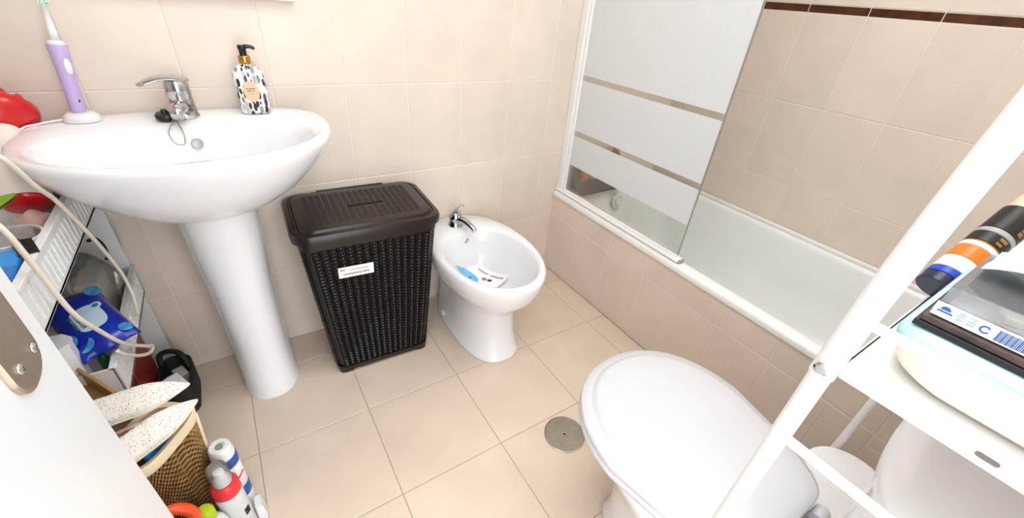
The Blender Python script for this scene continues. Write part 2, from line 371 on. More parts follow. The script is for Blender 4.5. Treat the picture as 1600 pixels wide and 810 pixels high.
pl = thing('drain_plug', 'black rubber drain plug with a bead chain beside the basin tap', 'plug', (-.250, -.098, .861))
obj('plug_body', at(lathe([(.017, 0), (.021, .003), (.022, .010), (.018, .015), (.008, .017), (.006, .024), (.0005, .025)], 24), (-.252, -.094, .863), 0, .15), mat('black_rubber', '161719', .3, var=.2), pl, auto=40)
ch = spline([(-.246, -.100, .886), (-.236, -.106, .876), (-.238, -.128, .866), (-.252, -.146, .845), (-.246, -.158, .822), (-.228, -.158, .818), (-.224, -.146, .840), (-.230, -.128, .864), (-.232, -.105, .866)], 8)
obj('chain', tube(ch, .0013, 6), STEEL, pl, smooth=True)

# toothbrush on its charger
tb = thing('toothbrush_charger', 'white charging base for the electric toothbrush on the basin', 'charger', (-.409, -.060, .861))
obj('charger_base', at(loft([egg(0, -.029, .029, .034, z, 2.3, 2.3, 40, .5) if k else egg(0, -.029, .029, .034, z, 2.3, 2.3, 40, .5) for k, z in enumerate((0, .004))] + [egg(0, -.027, .027, .031, .012, 2.2, 2.2, 40, .5), egg(0, -.022, .022, .024, .018, 2.2, 2.2, 40, .5), egg(0, -.014, .014, .014, .0195, 2, 2, 40, .5)]), (-.409, -.060, .8615)), WPLAST, tb, auto=40)
obj('charger_cord', tube(spline([(-.438, -.066, .867), (-.46, -.075, .866), (-.480, -.090, .865), (-.500, -.11, .863), (-.515, -.13, .845)], 6), .0024, 8), WPLAST, tb, smooth=True)
LIL = mat('lilac_plastic', 'C4AEE0', .35, var=.03, vscale=20)
eb = thing('electric_toothbrush', 'lilac electric toothbrush with white head standing on its charger', 'toothbrush', (-.410, -.060, .881), (math.radians(-2), math.radians(5), 0))
obj('handle', lathe([(.0125, 0), (.0135, .003), (.0138, .05), (.0148, .09), (.0165, .125), (.0175, .136), (.016, .140), (.0005, .141)], 32), LIL, eb, local=True, auto=45)
obj('collar', lathe([(.016, .1395), (.0145, .144), (.010, .148), (.0005, .149)], 28), WPLAST, eb, local=True, smooth=True)
hd = obj('brush_head', lathe([(.009, .147), (.0075, .165), (.0052, .19), (.0045, .215), (.0055, .222), (.0005, .224)], 20), WPLAST, eb, local=True, smooth=True)
obj('head_disc', xf(lathe([(.0075, 0), (.008, .004), (.0005, .0045)], 20), Matrix.Translation((.001, -.003, .218)) @ Matrix.Rotation(PI / 2, 4, 'X') @ Matrix.Rotation(.3, 4, 'Y')), WPLAST, hd, local=True, auto=40)
obj('bristles', xf(lathe([(.0065, 0), (.0075, .011), (.0005, .0105)], 20), Matrix.Translation((.0035, -.008, .2185)) @ Matrix.Rotation(PI / 2, 4, 'X') @ Matrix.Rotation(.35, 4, 'Y')), mat('green_bristles', '3FA65B', .6, var=.4, vscale=300, col2='E9F3E6'), hd, local=True)
obj('power_button', xf(loft([egg(0, -.016, .016, .0065, z, 2.2, 2.2, 28, .5) for z in (0, .0015)] + [egg(0, -.0145, .0145, .0055, .0024, 2.2, 2.2, 28, .5)]), Matrix.Translation((.0088, -.0118, .098)) @ Matrix.Rotation(math.radians(37), 4, 'Z') @ Matrix.Rotation(PI / 2, 4, 'X')), WPLAST, eb, local=True, auto=40)
obj('indicator', at(box((-.0012, -.0005, -.003), (.0012, .0008, .003)), (.0088, -.0108, .026), math.radians(37)), BLACK, eb, local=True)

# soap dispenser
sd = thing('soap_dispenser', 'patterned white soap bottle with gold collar and black pump', 'dispenser', (-.055, -.066, .8615), (0, 0, math.radians(-6)))
LEAF = spot_mat('leaf_print', 'F4F1F0', ['2C2430', '5A4B63', '8E8B86', '9BA58A', '3A2E3C', 'C9C4C8'], 95, .50, .3, (1.2, 1.2, .5))
def sr(hx, hy, z): return egg(0, -hy, hy, hx, z, 2.7, 2.7, 48, .5)
obj('bottle_body', loft([sr(.030, .019, 0), sr(.034, .021, .003), sr(.036, .0215, .05), sr(.036, .0215, .09), sr(.034, .020, .105), sr(.024, .017, .116), sr(.014, .0135, .122), sr(.0125, .0125, .124)]), LEAF, sd, local=True, auto=40)
obj('collar', lathe([(.0130, .121), (.0138, .122), (.0138, .140), (.0128, .1415), (.0005, .1415)], 28), mat('gold_metal', 'C79A45', .25, metal=.9, var=.1), sd, local=True, auto=40)
pm = obj('pump', lathe([(.0085, .1412), (.0085, .155), (.0100, .157), (.0100, .1635), (.0090, .1655), (.0005, .166)], 24), BLACK, sd, local=True, auto=40)
obj('nozzle', tube(spline([(.004, 0, .162), (.016, 0, .1625), (.024, 0, .160), (.026, 0, .156)], 5), lambda t: .005 - .0015 * t, 12), BLACK, pm, local=True, smooth=True)
lb = obj('label_oval', xf(loft([egg(0, -.026, .026, .0175, z, 2.3, 2.3, 40, .5) for z in (0, .0006)]), Matrix.Translation((.0, -.0219, .058)) @ Matrix.Rotation(PI / 2, 4, 'X')), mat('peach_paper', 'F0C7A5', .6, var=.04), sd, local=True)
INK = mat('dark_ink', '4A3430', .7, var=.1)
def dashes(x0, x1, y, h, n, rnd):
    r = random.Random(rnd); out = []; x = x0; st = (x1 - x0) / n
    for k in range(n):
        w = st * r.uniform(.45, .8); out.append(box((x, y, 0), (x + w, y + h * r.uniform(.75, 1), .0003))); x += st
    return join(*out)
for (a, b, y, h, n) in ((-.011, .011, .006, .0030, 9), (-.009, .009, .0005, .0032, 7), (-.007, .007, -.006, .0012, 8)):
    obj('print_line', xf(dashes(a, b, y, h, n, n), Matrix.Translation((.0, -.0226, .058)) @ Matrix.Rotation(PI / 2, 4, 'X')), INK, lb, local=True)

# mirror cabinet bottom corner above the basin
mi = thing('wall_mirror', 'mirror with pale frame whose lower corner shows above the basin', 'mirror', (-.2, -.012, 1.13))
obj('mirror_frame', join(box((-.52, -.020, 1.127), (.095, -.0012, 1.133), .001, 1), box((.087, -.020, 1.13), (.095, -.0012, 1.85), .001, 1), box((-.52, -.020, 1.13), (-.512, -.0012, 1.85), .001, 1), box((-.52, -.020, 1.842), (.095, -.0012, 1.85), .001, 1)), mat('pale_frame', 'EFE6E0', .4, var=.03), mi)
obj('mirror_glass', box((-.513, -.012, 1.132), (.088, -.004, 1.843)), mat('mirror_silver', 'E8ECEE', .03, metal=1), mi)

# ------------------------------------------------------------------ laundry hamper
hm = thing('laundry_hamper', 'dark brown woven-look plastic laundry hamper with a lid', 'hamper', (.166, -.163, 0), (0, 0, math.radians(-2.5)))
HT = .545
def hh(z): t = z / HT; return .162 + .040 * t, .118 + .022 * t
core = loft([rrect(hh(z)[0] - .004, hh(z)[1] - .004, .03, z, n=5) for z in (.012, .15, .3, .45, HT)])
obj('hamper_body', core, HAMPIN, hm, local=True, auto=50)
for z0, z1, o in ((.012, .030, .0015), (HT - .016, HT + .008, .004)):
    obj('border_band', loft([rrect(hh(z0)[0] + o, hh(z0)[1] + o, .032, z0, n=5), rrect(hh(z1)[0] + o, hh(z1)[1] + o, .032, z1, n=5)]), HAMP, hm, local=True, auto=50)
for sxx in (-1, 1):
    for syy in (-1, 1):
        obj('foot', loft([rrect(.026, .022, .018, z, (sxx * .134, syy * .094), 4) for z in (0, .014)]), HAMP, hm, local=True, auto=50)
def wpt(side, u, z, off):
    hx, hy = hh(z)
    if side == 0: return (u * (hx - .022), -hy - off, z)
    if side == 1: return (hx + off, u * (hy - .022), z)
    if side == 2: return (-u * (hx - .022), hy + off, z)
    return (-hx - off, -u * (hy - .022), z)
def weave(side, nc, nr, z0, z1):
    V, F = [], []
    for c in range(nc):
        for r in range(nr):
            zc = z0 + (r + .5 + (.5 if c % 2 else 0)) * (z1 - z0) / (nr + .5); hz = (z1 - z0) / nr * .31
            uc = -1 + (c + .5) * 2 / nc; hu = 1 / nc * .62
            n = len(V)
            for (du, off) in ((-1, -.005), (-.6, .0016), (.6, .0016), (1, -.005)):
                for dz, oo in ((-1, -.0012), (.1, .0022), (1, -.0016)): V.append(wpt(side, uc + du * hu, zc + dz * hz, off + oo))
            for a in range(3):
                for b in range(2): F.append((n + a * 3 + b, n + (a + 1) * 3 + b, n + (a + 1) * 3 + b + 1, n + a * 3 + b + 1))
    ribs = []
    for c in range(nc + 1):
        u = -1 + c * 2 / nc; n = len(V); 
        for z in (z0, (z0 + z1) / 2, z1):
            for du, off in ((-.26 / nc, -.003), (0, .0008), (.26 / nc, -.003)): V.append(wpt(side, u + du, z, off))
        for a in range(2):
            for b in range(2): F.append((n + a * 3 + b, n + a * 3 + b + 1, n + (a + 1) * 3 + b + 1, n + (a + 1) * 3 + b))
    return V, F
for side, nc in ((0, 15), (1, 10), (2, 15), (3, 10)):
    tag(obj('woven_side', weave(side, nc, 40, .032, HT - .018), HAMP, hm, local=True, auto=60), kind='stuff')
lid = obj('hamper_lid', loft([rrect(.212, .150, .05, HT + .006, n=7), rrect(.219, .157, .054, HT + .009, n=7), rrect(.221, .159, .055, HT + .028, n=7), rrect(.217, .155, .053, HT + .037, n=7),
                              rrect(.205, .143, .048, HT + .040, n=7), rrect(.202, .140, .047, HT + .036, n=7), rrect(.198, .136, .046, HT + .036, n=7), rrect(.194, .132, .045, HT + .044, n=7), rrect(.18, .12, .04, HT + .0465, n=7)]), HAMP, hm, local=True, auto=35)
ZL = HT + .0465
lv = []
for i in range(17):
    for j in range(22):
        x = -.165 + (i + .5) * .33 / 17; y = -.108 + (j + .5 + (.5 if i % 2 else 0)) * .216 / 22.5
        if -.05 < x < .075 and -.022 < y < .002: continue
        lv.append(box((x - .0075, y - .0027, ZL - .001), (x + .0075, y + .0027, ZL + .0011)))
tag(obj('lid_weave', join(*lv), HAMP, lid, local=True), kind='stuff')
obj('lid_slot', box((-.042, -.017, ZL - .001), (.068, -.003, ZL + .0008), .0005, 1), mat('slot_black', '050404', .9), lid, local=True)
obj('hinge_bar', box((-.11, .150, HT + .02), (.11, .158, HT + .042), .003, 2), HAMP, lid, local=True)
stk = obj('price_sticker', at(box((-.052, -.0012, -.019), (.052, 0, .019)), (-.062, -hh(.435)[1] - .0042, .437), 0, math.radians(2.3), math.radians(1.5)), mat('white_label', 'F2F1EE', .5, var=.02), hm, local=True)
def onst(vf): return xf(vf, Matrix.Translation((-.062, -hh(.435)[1] - .0056, .437)) @ Matrix.Rotation(math.radians(1.5), 4, 'Y') @ Matrix.Rotation(math.radians(2.3), 4, 'X') @ Matrix.Rotation(PI / 2, 4, 'X'))
GINK = mat('grey_ink', '8C8A88', .7, var=.1); DINK = mat('black_ink', '26242A', .7, var=.1)
obj('print_line', onst(dashes(-.018, .036, .006, .0035, 16, 3)), GINK, stk, local=True)
obj('logo_mark', onst(dashes(-.045, -.033, .007, .005, 3, 2)), DINK, stk, local=True)
bars = [box((-.038 + k * .0016, -.010, 0), (-.038 + k * .0016 + (.0006 if k % 3 else .001), -.004, .0003)) for k in range(34)]
obj('barcode', onst(join(*bars)), DINK, stk, local=True)
obj('print_line', onst(dashes(.019, .038, -.009, .005, 6, 5)), DINK, stk, local=True)

# ------------------------------------------------------------------ bidet
bd = thing('bidet', 'white porcelain bidet beside the laundry hamper', 'bidet', (.556, -.28, 0))
bx = .556
def be(rx, yf, yb, z, nf=2.1, nb=2.1, mid=.48): return egg(bx, yf, yb, rx, z, nf, nb, 72, mid)
rings = [be(.118, -.492, -.02, 0, 2.6, 3), be(.118, -.492, -.02, .008, 2.6, 3), be(.112, -.486, -.02, .016, 2.6, 3), be(.100, -.465, -.02, .10, 2.5, 3), be(.101, -.462, -.015, .19, 2.4, 2.8), be(.118, -.483, -.01, .235, 2.3, 2.5),
         be(.150, -.530, -.006, .275), be(.172, -.560, -.004, .315), be(.184, -.574, -.003, .355), be(.187, -.578, -.003, .380), be(.185, -.576, -.004, .391), be(.178, -.569, -.008, .396),
         be(.166, -.556, -.10, .396, 2.1, 2.2), be(.156, -.546, -.135, .392, 2.1, 2.2), be(.150, -.540, -.142, .382, 2.1, 2.2), be(.140, -.525, -.155, .33, 2.1, 2.2), be(.115, -.49, -.175, .265, 2.1, 2.2), be(.085, -.44, -.2, .232), be(.03, -.36, -.27, .222)]
obj('bidet_bowl', loft(rings), PORC, bd, smooth=True)
for s in (-1, 1):
    obj('side_recess', xf(lathe([(.013, 0), (.014, .003), (.010, .006), (.0005, .007)], 16), Matrix.Translation((bx + s * .113, -.17, .045)) @ Matrix.Rotation(s * PI / 2, 4, 'Y')), WPLAST, bd, smooth=True)
obj('overflow_hole', xf(lathe([(.0095, 0), (.0105, .002), (.0085, .003), (.006, .001), (.0005, .001)], 20), Matrix.Translation((bx, -.150, .352)) @ Matrix.Rotation(math.radians(75), 4, 'X')), CHROME, bd, auto=50)
tx, ty, tz = .538, -.085, .395
bt = obj('mixer_tap', at(lathe([(.028, 0), (.029, .004), (.026, .008), (.024, .03), (.0235, .05), (.018, .058), (.0005, .06)], 32), (tx, ty, tz)), CHROME, bd, auto=40)
obj('spout', tube(spline([(tx + .004, ty - .008, tz + .030), (tx + .016, ty - .045, tz + .036), (tx + .030, ty - .085, tz + .022), (tx + .034, ty - .098, tz + .012)], 4), lambda t: .0155 - .0055 * t, 18), CHROME, bt, smooth=True)
obj('lever', lever((tx, ty, tz + .050), .046, .027, .002, math.radians(-35), math.radians(-28), .0), CHROME, bt, smooth=True)
# printed packet lying in the bidet bowl
lf = thing('printed_packet', 'white printed packet with a blue animal shape lying in the bidet bowl', 'packet', (.56, -.28, .25))
def bowlz(x, y):
    dx, dy = (x - bx) / .135, (y + .335) / .185; return .2275 + .100 * min(1.2, dx * dx + dy * dy) ** 1.35
def sheet(poly_uv, org, U, V, off, nu=14, nv=12, inside=None):
    Vv, F = [], []; top = {}
    for i in range(nu + 1):
        for j in range(nv + 1):
            u, v = i / nu, j / nv
            x = org[0] + U[0] * u + V[0] * v; y = org[1] + U[1] * u + V[1] * v
            top[i, j] = len(Vv); Vv.append((x, y, bowlz(x, y) + off)); Vv.append((x, y, bowlz(x, y) + off - .0012))
    for i in range(nu):
        for j in range(nv):
            if inside and not inside((i + .5) / nu, (j + .5) / nv): continue
            q = [top[i, j], top[i + 1, j], top[i + 1, j + 1], top[i, j + 1]]
            F.append(tuple(q)); F.append(tuple(k + 1 for k in q[::-1]))
    return Vv, F
PO, PU, PV = (.475, -.22), (.105, .012), (.075, -.122)
obj('packet_sheet', sheet(None, PO, PU, PV, .006), mat('white_glossy_paper', 'F4F3F6', .25, var=.02), lf, smooth=True)
def whale(u, v): return (((u - .18) / .30) ** 2 + ((v - .22) / .28) ** 2 < 1) or (v > .2 and u < .30 - .12 * v + .04 * math.sin(9 * v))
obj('blue_animal_print', sheet(None, PO, PU, PV, .0075, 48, 44, whale), mat('sky_blue_print', '7CC4EE', .35, col2='5FAFE6', var=.1, vscale=30), lf, smooth=True)
obj('eye_print', sheet(None, PO, PU, PV, .0082, 60, 60, lambda u, v: ((u - .22) ** 2 + (v - .30) ** 2) < .0009), DINK, lf)
obj('picture_print', sheet(None, PO, PU, PV, .0080, 60, 60, lambda u, v: ((u - .56) / .07) ** 2 + ((v - .50) / .06) ** 2 < 1), mat('tan_print', 'C89B6E', .5, col2='7A4A2A', vscale=150), lf)
obj('picture_print', sheet(None, PO, PU, PV, .0080, 60, 60, lambda u, v: ((u - .60) / .06) ** 2 + ((v - .64) / .06) ** 2 < 1), mat('dark_green_print', '3E4630', .5, col2='20241A', vscale=150), lf)
obj('pink_lettering', sheet(None, PO, PU, PV, .0080, 60, 80, lambda u, v: .80 < u < .845 and .12 < v < .9 and int(v * 80) % 4 != 0 and not .44 < v < .52), mat('mauve_ink', 'B58AA6', .5, var=.1), lf)
# ------------------------------------------------------------------ toilet
to = thing('toilet', 'white close-coupled toilet with its lid closed in front of the bath', 'toilet', (.548, -1.3, 0))
ox = .548
def te(rx, yf, yb, z, nf=2.15, nb=3.2, mid=.55): return egg(ox, yf, yb, rx, z, nf, nb, 72, mid)
rings = [te(.115, -1.08, -1.625, 0, 2.6, 5, .3), te(.115, -1.08, -1.625, .01, 2.6, 5, .3), te(.105, -1.09, -1.625, .06, 2.5, 5, .3), te(.110, -1.075, -1.625, .18, 2.4, 5, .3), te(.140, -1.03, -1.62, .26, 2.2, 4, .4), te(.178, -.985, -1.615, .33, 2.1, 4, .45), te(.192, -.968, -1.612, .375, 2.1, 4, .45), te(.193, -.966, -1.61, .392, 2.1, 4, .45), te(.185, -.975, -1.60, .398, 2.1, 4, .45)]
obj('toilet_bowl', loft(rings), PORC, to, smooth=True)
def de(rx, yf, z, yb=-1.405):
    ym = yb + (yf - yb) * .52
    return [(ox + (x - ox) * (1 - .36 * max(0, (ym - y) / (ym - yb)) ** 1.7), y, zz) for x, y, zz in te(rx, yf, yb, z, 2.15, 9, .52)]
TPL = mat('toilet_seat_plastic', 'D6D6DA', .3, var=.015, vscale=6)
obj('toilet_seat', loft([de(.194, -.958, .399), de(.202, -.950, .402), de(.204, -.948, .410), de(.203, -.949, .417), de(.196, -.956, .420)]), TPL, to, auto=60)
obj('toilet_lid', loft([de(.196, -.956, .4205, -1.41), de(.203, -.949, .424, -1.41), de(.204, -.948, .432, -1.41), de(.201, -.951, .4375, -1.41), de(.184, -.968, .441, -1.41), de(.181, -.971, .4425, -1.41), de(.177, -.975, .4485, -1.41), de(.168, -.985, .4525, -1.408), de(.12, -1.04, .4555, -1.39), de(.05, -1.13, .4565, -1.3)]), TPL, to, smooth=True)
for s in (-1, 1):
    obj('hinge', xf(lathe([(.012, -.016), (.0135, -.013), (.0135, .013), (.012, .016)], 20), Matrix.Translation((ox + s * .085, -1.425, .418)) @ Matrix.Rotation(PI / 2, 4, 'Y')), TPL, to, auto=40)
def tk(hx, yf, z, yb=-1.63): return te(hx, yf, yb, z, 2.5, 6, .62)
obj('cistern', loft([tk(.165, -1.47, .395), tk(.172, -1.46, .42), tk(.185, -1.44, .60), tk(.19, -1.436, .742)]), PORC, to, auto=50)
obj('cistern_lid', loft([tk(.192, -1.434, .742), tk(.200, -1.424, .746), tk(.201, -1.422, .762), tk(.196, -1.428, .770), tk(.17, -1.46, .776), tk(.08, -1.53, .779)]), PORC, to, auto=50)
obj('flush_button', at(lathe([(.022, 0), (.022, .006), (.019, .008), (.0005, .0085)], 24), (ox + .08, -1.545, .777)), CHROME, to, auto=40)

# small white bin between toilet and bath
bn = thing('waste_bin', 'small white round lidded bin between the toilet and the bath', 'bin', (.84, -1.418, 0))
obj('bin_body', at(lathe([(.075, 0), (.078, .004), (.084, .28), (.086, .30)], 40), (.865, -1.425, 0)), WPLAST, bn, auto=40)
obj('bin_lid', at(lathe([(.088, .298), (.0905, .302), (.0905, .318), (.087, .325), (.06, .331), (.0005, .334)], 40), (.865, -1.425, 0)), WPLAST, bn, auto=40)

# floor drain
fd = thing('floor_drain', 'round steel floor drain cover in the tiles beside the toilet', 'drain', (.556, -.858, 0))
obj('drain_cover', at(lathe([(.066, 0), (.066, .002), (.0625, .0032), (.0615, .0026), (.0005, .0026)], 48), (.556, -.858, 0)), STEEL, fd, auto=30)
obj('screw', at(lathe([(.0065, .0026), (.0065, .0036), (.0045, .0036), (.0035, .0022), (.0005, .0022)], 20), (.556, -.858, 0)), CHROME, fd, auto=30)

# ------------------------------------------------------------------ white metal rack over the toilet
rk = thing('metal_rack', 'white tubular metal rack standing over the toilet', 'rack', (.60, -1.49, 0))
RXL, RXR, RY0, RY1 = .25, .95, -1.366, -1.60
def pole(x, y, top):
    obj('pole', tube([(x, y, 0), (x, y, .5), (x, y, .955)], .0085, 18), WMETAL, rk, auto=40)
    d = 1 if y > -1.5 else 0
    pts = [(x, y, .940), (x, y - .002 * d, 1.02), (x, y - .006 * d, 1.10), (x, y - .012 * d, 1.18), (x, y - .03 * d, 1.40), (x, y - .07 * d, 1.62), (x, y - .115 * d, 1.70)]
    u = obj('upper_pole', tube(spline(pts, 6), .0096, 18), WMETAL, rk, auto=40)
    if y > -1.5:
        for s in (-1, 1):
            b = lathe([(.0060, 0), (.0060, .0012), (.0040, .0026), (.0015, .0028)], 18)
            obj('bolt', xf(b, Matrix.Translation((x + s * .0093, y, .950)) @ Matrix.Rotation(s * PI / 2, 4, 'Y')), CHROME, u, auto=30)
for x in (RXL, RXR):
    for y in (RY0, RY1): pole(x, y, 1.7)
    obj('side_rail', tube([(x, RY0, .8585), (x, RY1, .8585)], .0048, 12), WMETAL, rk, auto=40)
    obj('side_rail', tube([(x, RY0, 1.000), (x, RY1, 1.000)], .0042, 12), WMETAL, rk, auto=40)
    obj('side_rail', tube([(x, RY0, .30), (x, RY1, .30)], .0048, 12), WMETAL, rk, auto=40)
shf = obj('rack_shelf', join(box((RXL + .001, RY1 + .006, .9545), (RXR - .001, RY0 - .008, .957)), box((RXL - .002, RY1 + .006, .9465), (RXL + .002, RY0 - .010, .9625), .0008, 1), box((RXR - .002, RY1 + .006, .9465), (RXR + .002, RY0 - .010, .9625), .0008, 1),
                             box((RXL, RY0 - .010, .9465), (RXR, RY0 - .0065, .957), .0008, 1), box((RXL, RY1 + .004, .9465), (RXR, RY1 + .008, .957), .0008, 1)), WMETAL, rk)
obj('shelf_slot', xf(loft([rrect(.0062, .0022, .0021, z) for z in (0, .0004)]), Matrix.Translation((RXL - .00215, -1.4635, .9552)) @ Matrix.Rotation(PI / 2, 4, 'Z') @ Matrix.Rotation(PI / 2, 4, 'X')), mat('slot_grey', '6E6760', .7), shf)
obj('shelf_slot', xf(loft([rrect(.0062, .0022, .0021, z) for z in (0, .0004)]), Matrix.Translation((RXL - .00215, -1.55, .9552)) @ Matrix.Rotation(PI / 2, 4, 'Z') @ Matrix.Rotation(PI / 2, 4, 'X')), MATS['slot_grey'], shf)

# things on the rack shelf
CREAM = mat('cream_plastic', 'FBF3E4', .35, var=.02, vscale=10)
tr1 = thing('plastic_tray', 'shallow cream plastic tray on the rack shelf under the pale blue pack', 'tray', (.40, -1.48, .957))
def tyr(i, z, r=.05): return rrect(.130 - i, .100 - i, r - min(i, .02), z, (.390, -1.482), 8)
obj('tray_shell', loft([tyr(.030, .9572), tyr(.018, .9585), tyr(.007, .966), tyr(.002, .978), tyr(0, .987), tyr(.001, .989), tyr(.004, .9885), tyr(.008, .982), tyr(.014, .970), tyr(.03, .962), tyr(.06, .961)]), CREAM, tr1, smooth=True)
pk = thing('tissue_pack', 'pale turquoise folded pack under the dark box on the rack shelf', 'pack', (.385, -1.48, .989))
TURQ = mat('turquoise_film', 'AEE0EA', .3, col2='D3F0F2', var=.1, vscale=25, bump=.6, bscale=45)
def pkr(i, z): return rrect(.116 - i, .098 - i, .014, z, (.386, -1.481), 6)
obj('pack_body', loft([pkr(.006, .9892), pkr(.001, .9905), pkr(0, .995), pkr(.002, 1.0005), pkr(.008, 1.0025), pkr(.03, 1.0030)]), TURQ, pk, smooth=True)
bxm = mat('dark_brown_card', '2B211F', .3, col2='5A4640', var=.3, vscale=40)
db = thing('flat_box', 'flat dark brown box lying on the pale turquoise pack', 'box', (.36, -1.48, 1.003))
obj('box_base', box((.277, -1.575, 1.0032), (.42, -1.389, 1.0080), .0006, 1), mat('black_card', '121516', .4, var=.2), db)
obj('box_lid', box((.279, -1.575, 1.0081), (.42, -1.391, 1.0130), .0006, 1), bxm, db)
CP = clear_mat('clear_pack', (.93, .95, .97), .10, .08, .10, (.85, .88, .92))
cp = thing('clear_blister_box', 'clear plastic box with a blue and white printed strip on the rack shelf', 'box', (.34, -1.48, 1.0135))
ZB = 1.0135
obj('clear_shell', join(box((.285, -1.575, ZB), (.3855, -1.394, ZB + .0007)), box((.2855, -1.575, ZB + .0007), (.2862, -1.394, ZB + .024)), box((.3848, -1.575, ZB + .0007), (.3855, -1.394, ZB + .024)), box((.2862, -1.3947, ZB + .0007), (.3848, -1.394, ZB + .024)), box((.2855, -1.575, ZB + .024), (.3855, -1.394, ZB + .0247))), CP, cp)
ls = obj('printed_strip', box((.2835, -1.575, ZB + .0004), (.2848, -1.393, ZB + .0112), .0002, 1), mat('white_card', 'F3F4F7', .4, var=.02), cp)
BLUEINK = mat('blue_ink', '2C5FA8', .5, var=.1)
def ons(vf): return xf(vf, Matrix.Translation((.2834, 0, 0)) @ Matrix.Rotation(-PI / 2, 4, 'Z') @ Matrix.Rotation(PI / 2, 4, 'X'))
def sbox(y0, y1, z0, z1): return ons(box((y0, z0, 0), (y1, z1, .0003)))
obj('logo_mark', ons(loft([[(1.3995 + .0030 * math.cos(PI * k / 12), ZB + .0066 + .0030 * math.sin(PI * k / 12), z) for k in range(13)] for z in (0, .0003)])), BLUEINK, ls)
obj('logo_mark', sbox(1.3955, 1.4040, ZB + .0046, ZB + .0058), BLUEINK, ls)
obj('print_line', join(*[ons(at(dashes(1.4065, 1.4105, 0, .0014, 4, 31 + k), (0, ZB + z, 0))) for k, z in enumerate((.0035, .0058, .0082))], *[ons(at(dashes(1.4125, 1.4165, 0, .0014, 4, 41 + k), (0, ZB + z, 0))) for k, z in enumerate((.0035, .0058, .0082))]), mat('pale_blue_ink', '8FB0D8', .5, var=.1), ls)
obj('recycling_mark', ons(tube([(1.4215 + .0024 * math.cos(a), ZB + .0058 + .0024 * math.sin(a), .0002) for a in [2 * PI * k / 20 + .7 for k in range(17)]], .0006, 6)), BLUEINK, ls)
obj('barcode', join(*[sbox(1.4275 + k * .0009, 1.4275 + k * .0009 + (.0004 if k % 3 else .00065), ZB + .0018, ZB + .0100) for k in range(18)]), BLUEINK, ls)
TAN = mat('tan_tissue', 'C9B79F', .6, col2='8F7A5E', vscale=60, var=.2)
for k, (x, y, a) in enumerate(((.306, -1.428, .3), (.320, -1.452, 1.4), (.358, -1.415, .2), (.362, -1.450, 1.7), (.310, -1.482, .1))):
    t = tag(obj('small_box', at(join(box((-.012, -.004, 0), (.012, .004, .008), .002, 2), box((-.010, -.006, .008), (.010, .006, .014), .002, 2)), (x, y, ZB + .0016), a), TAN), ['small tan box at the front left of the clear plastic box', 'small tan box lying in the middle of the clear plastic box', 'small tan box at the front right of the clear plastic box', 'small tan box behind at the right of the clear plastic box', 'small tan box deepest in the clear plastic box'][k], 'box', 'tan boxes in the clear box')
obj('paper_insert', join(box((.288, -1.57, ZB + .0008), (.384, -1.397, ZB + .0014)), box((.336, -1.57, ZB + .0014), (.3365, -1.397, ZB + .018))), mat('pale_insert', 'D9D6D0', .5, col2='B9AFA2', var=.1, vscale=50), cp)
LFM = mat('leaflet_paper', 'EEF0F4', .5, col2='C9D2E2', vscale=90, var=.1)
V, F = [], []
for i in range(13):
    for j in range(9):
        u, v = i / 12, j / 8
        V.append((.318 + .066 * u, -1.398 - .060 * v, ZB + .0262 + .012 * math.sin(2.6 * v + .3) + .003 * math.sin(5 * u + 1)))
n0 = len(V); V += [(x, y, z - .0006) for x, y, z in V]
for i in range(12):
    for j in range(8):
        q = (i * 9 + j, (i + 1) * 9 + j, (i + 1) * 9 + j + 1, i * 9 + j + 1); F += [q, tuple(k + n0 for k in q[::-1])]
lfl = thing('folded_leaflet', 'crumpled white leaflet with fine print on the rack shelf', 'leaflet', (.35, -1.43, ZB + .025))
sh_ = obj('leaflet_sheet', (V, F), LFM, lfl, smooth=True)
A = Vector((.437, -1.3735, .976)); B = Vector((.523, -1.3855, 1.040))
cn = thing('spray_can', 'slim can in blue, white, orange and black bands leaning on the rack shelf', 'can', A, (B - A).to_track_quat('Z', 'Y').to_euler())
R = .0160
def seg(name, z0, z1, m, r=R, parent=cn): return obj(name, lathe([(r * .96, z0), (r, z0 + .0006), (r, z1 - .0006), (r * .96, z1)], 36), m, parent, local=True, auto=40)
NAVY = mat('navy_print', '1B2440', .3, var=.1); CBLUE = mat('cobalt_print', '1F46B8', .3, var=.1); ORNG = mat('orange_print', 'F07A1E', .3, var=.06)
seg('base_cup', -.004, .007, NAVY, R * .97); seg('blue_band', .007, .015, CBLUE); seg('white_band', .015, .031, WPLAST); seg('orange_band', .031, .048, ORNG); seg('white_band', .048, .054, WPLAST)
seg('gold_ring', .054, .0555, mat('gold_print', 'C98B3A', .3, metal=.4), R * 1.01); seg('black_band', .0555, .069, BLACK); seg('grey_band', .069, .075, mat('grey_print', 'A9A9A9', .3, var=.05)); seg('black_band', .075, .108, BLACK); seg('cap', .108, .130, mat('peach_cap', 'EBC9AE', .4, var=.04), R * .9)
BRN = mat('bronze_print', 'A0703C', .4, var=.1)
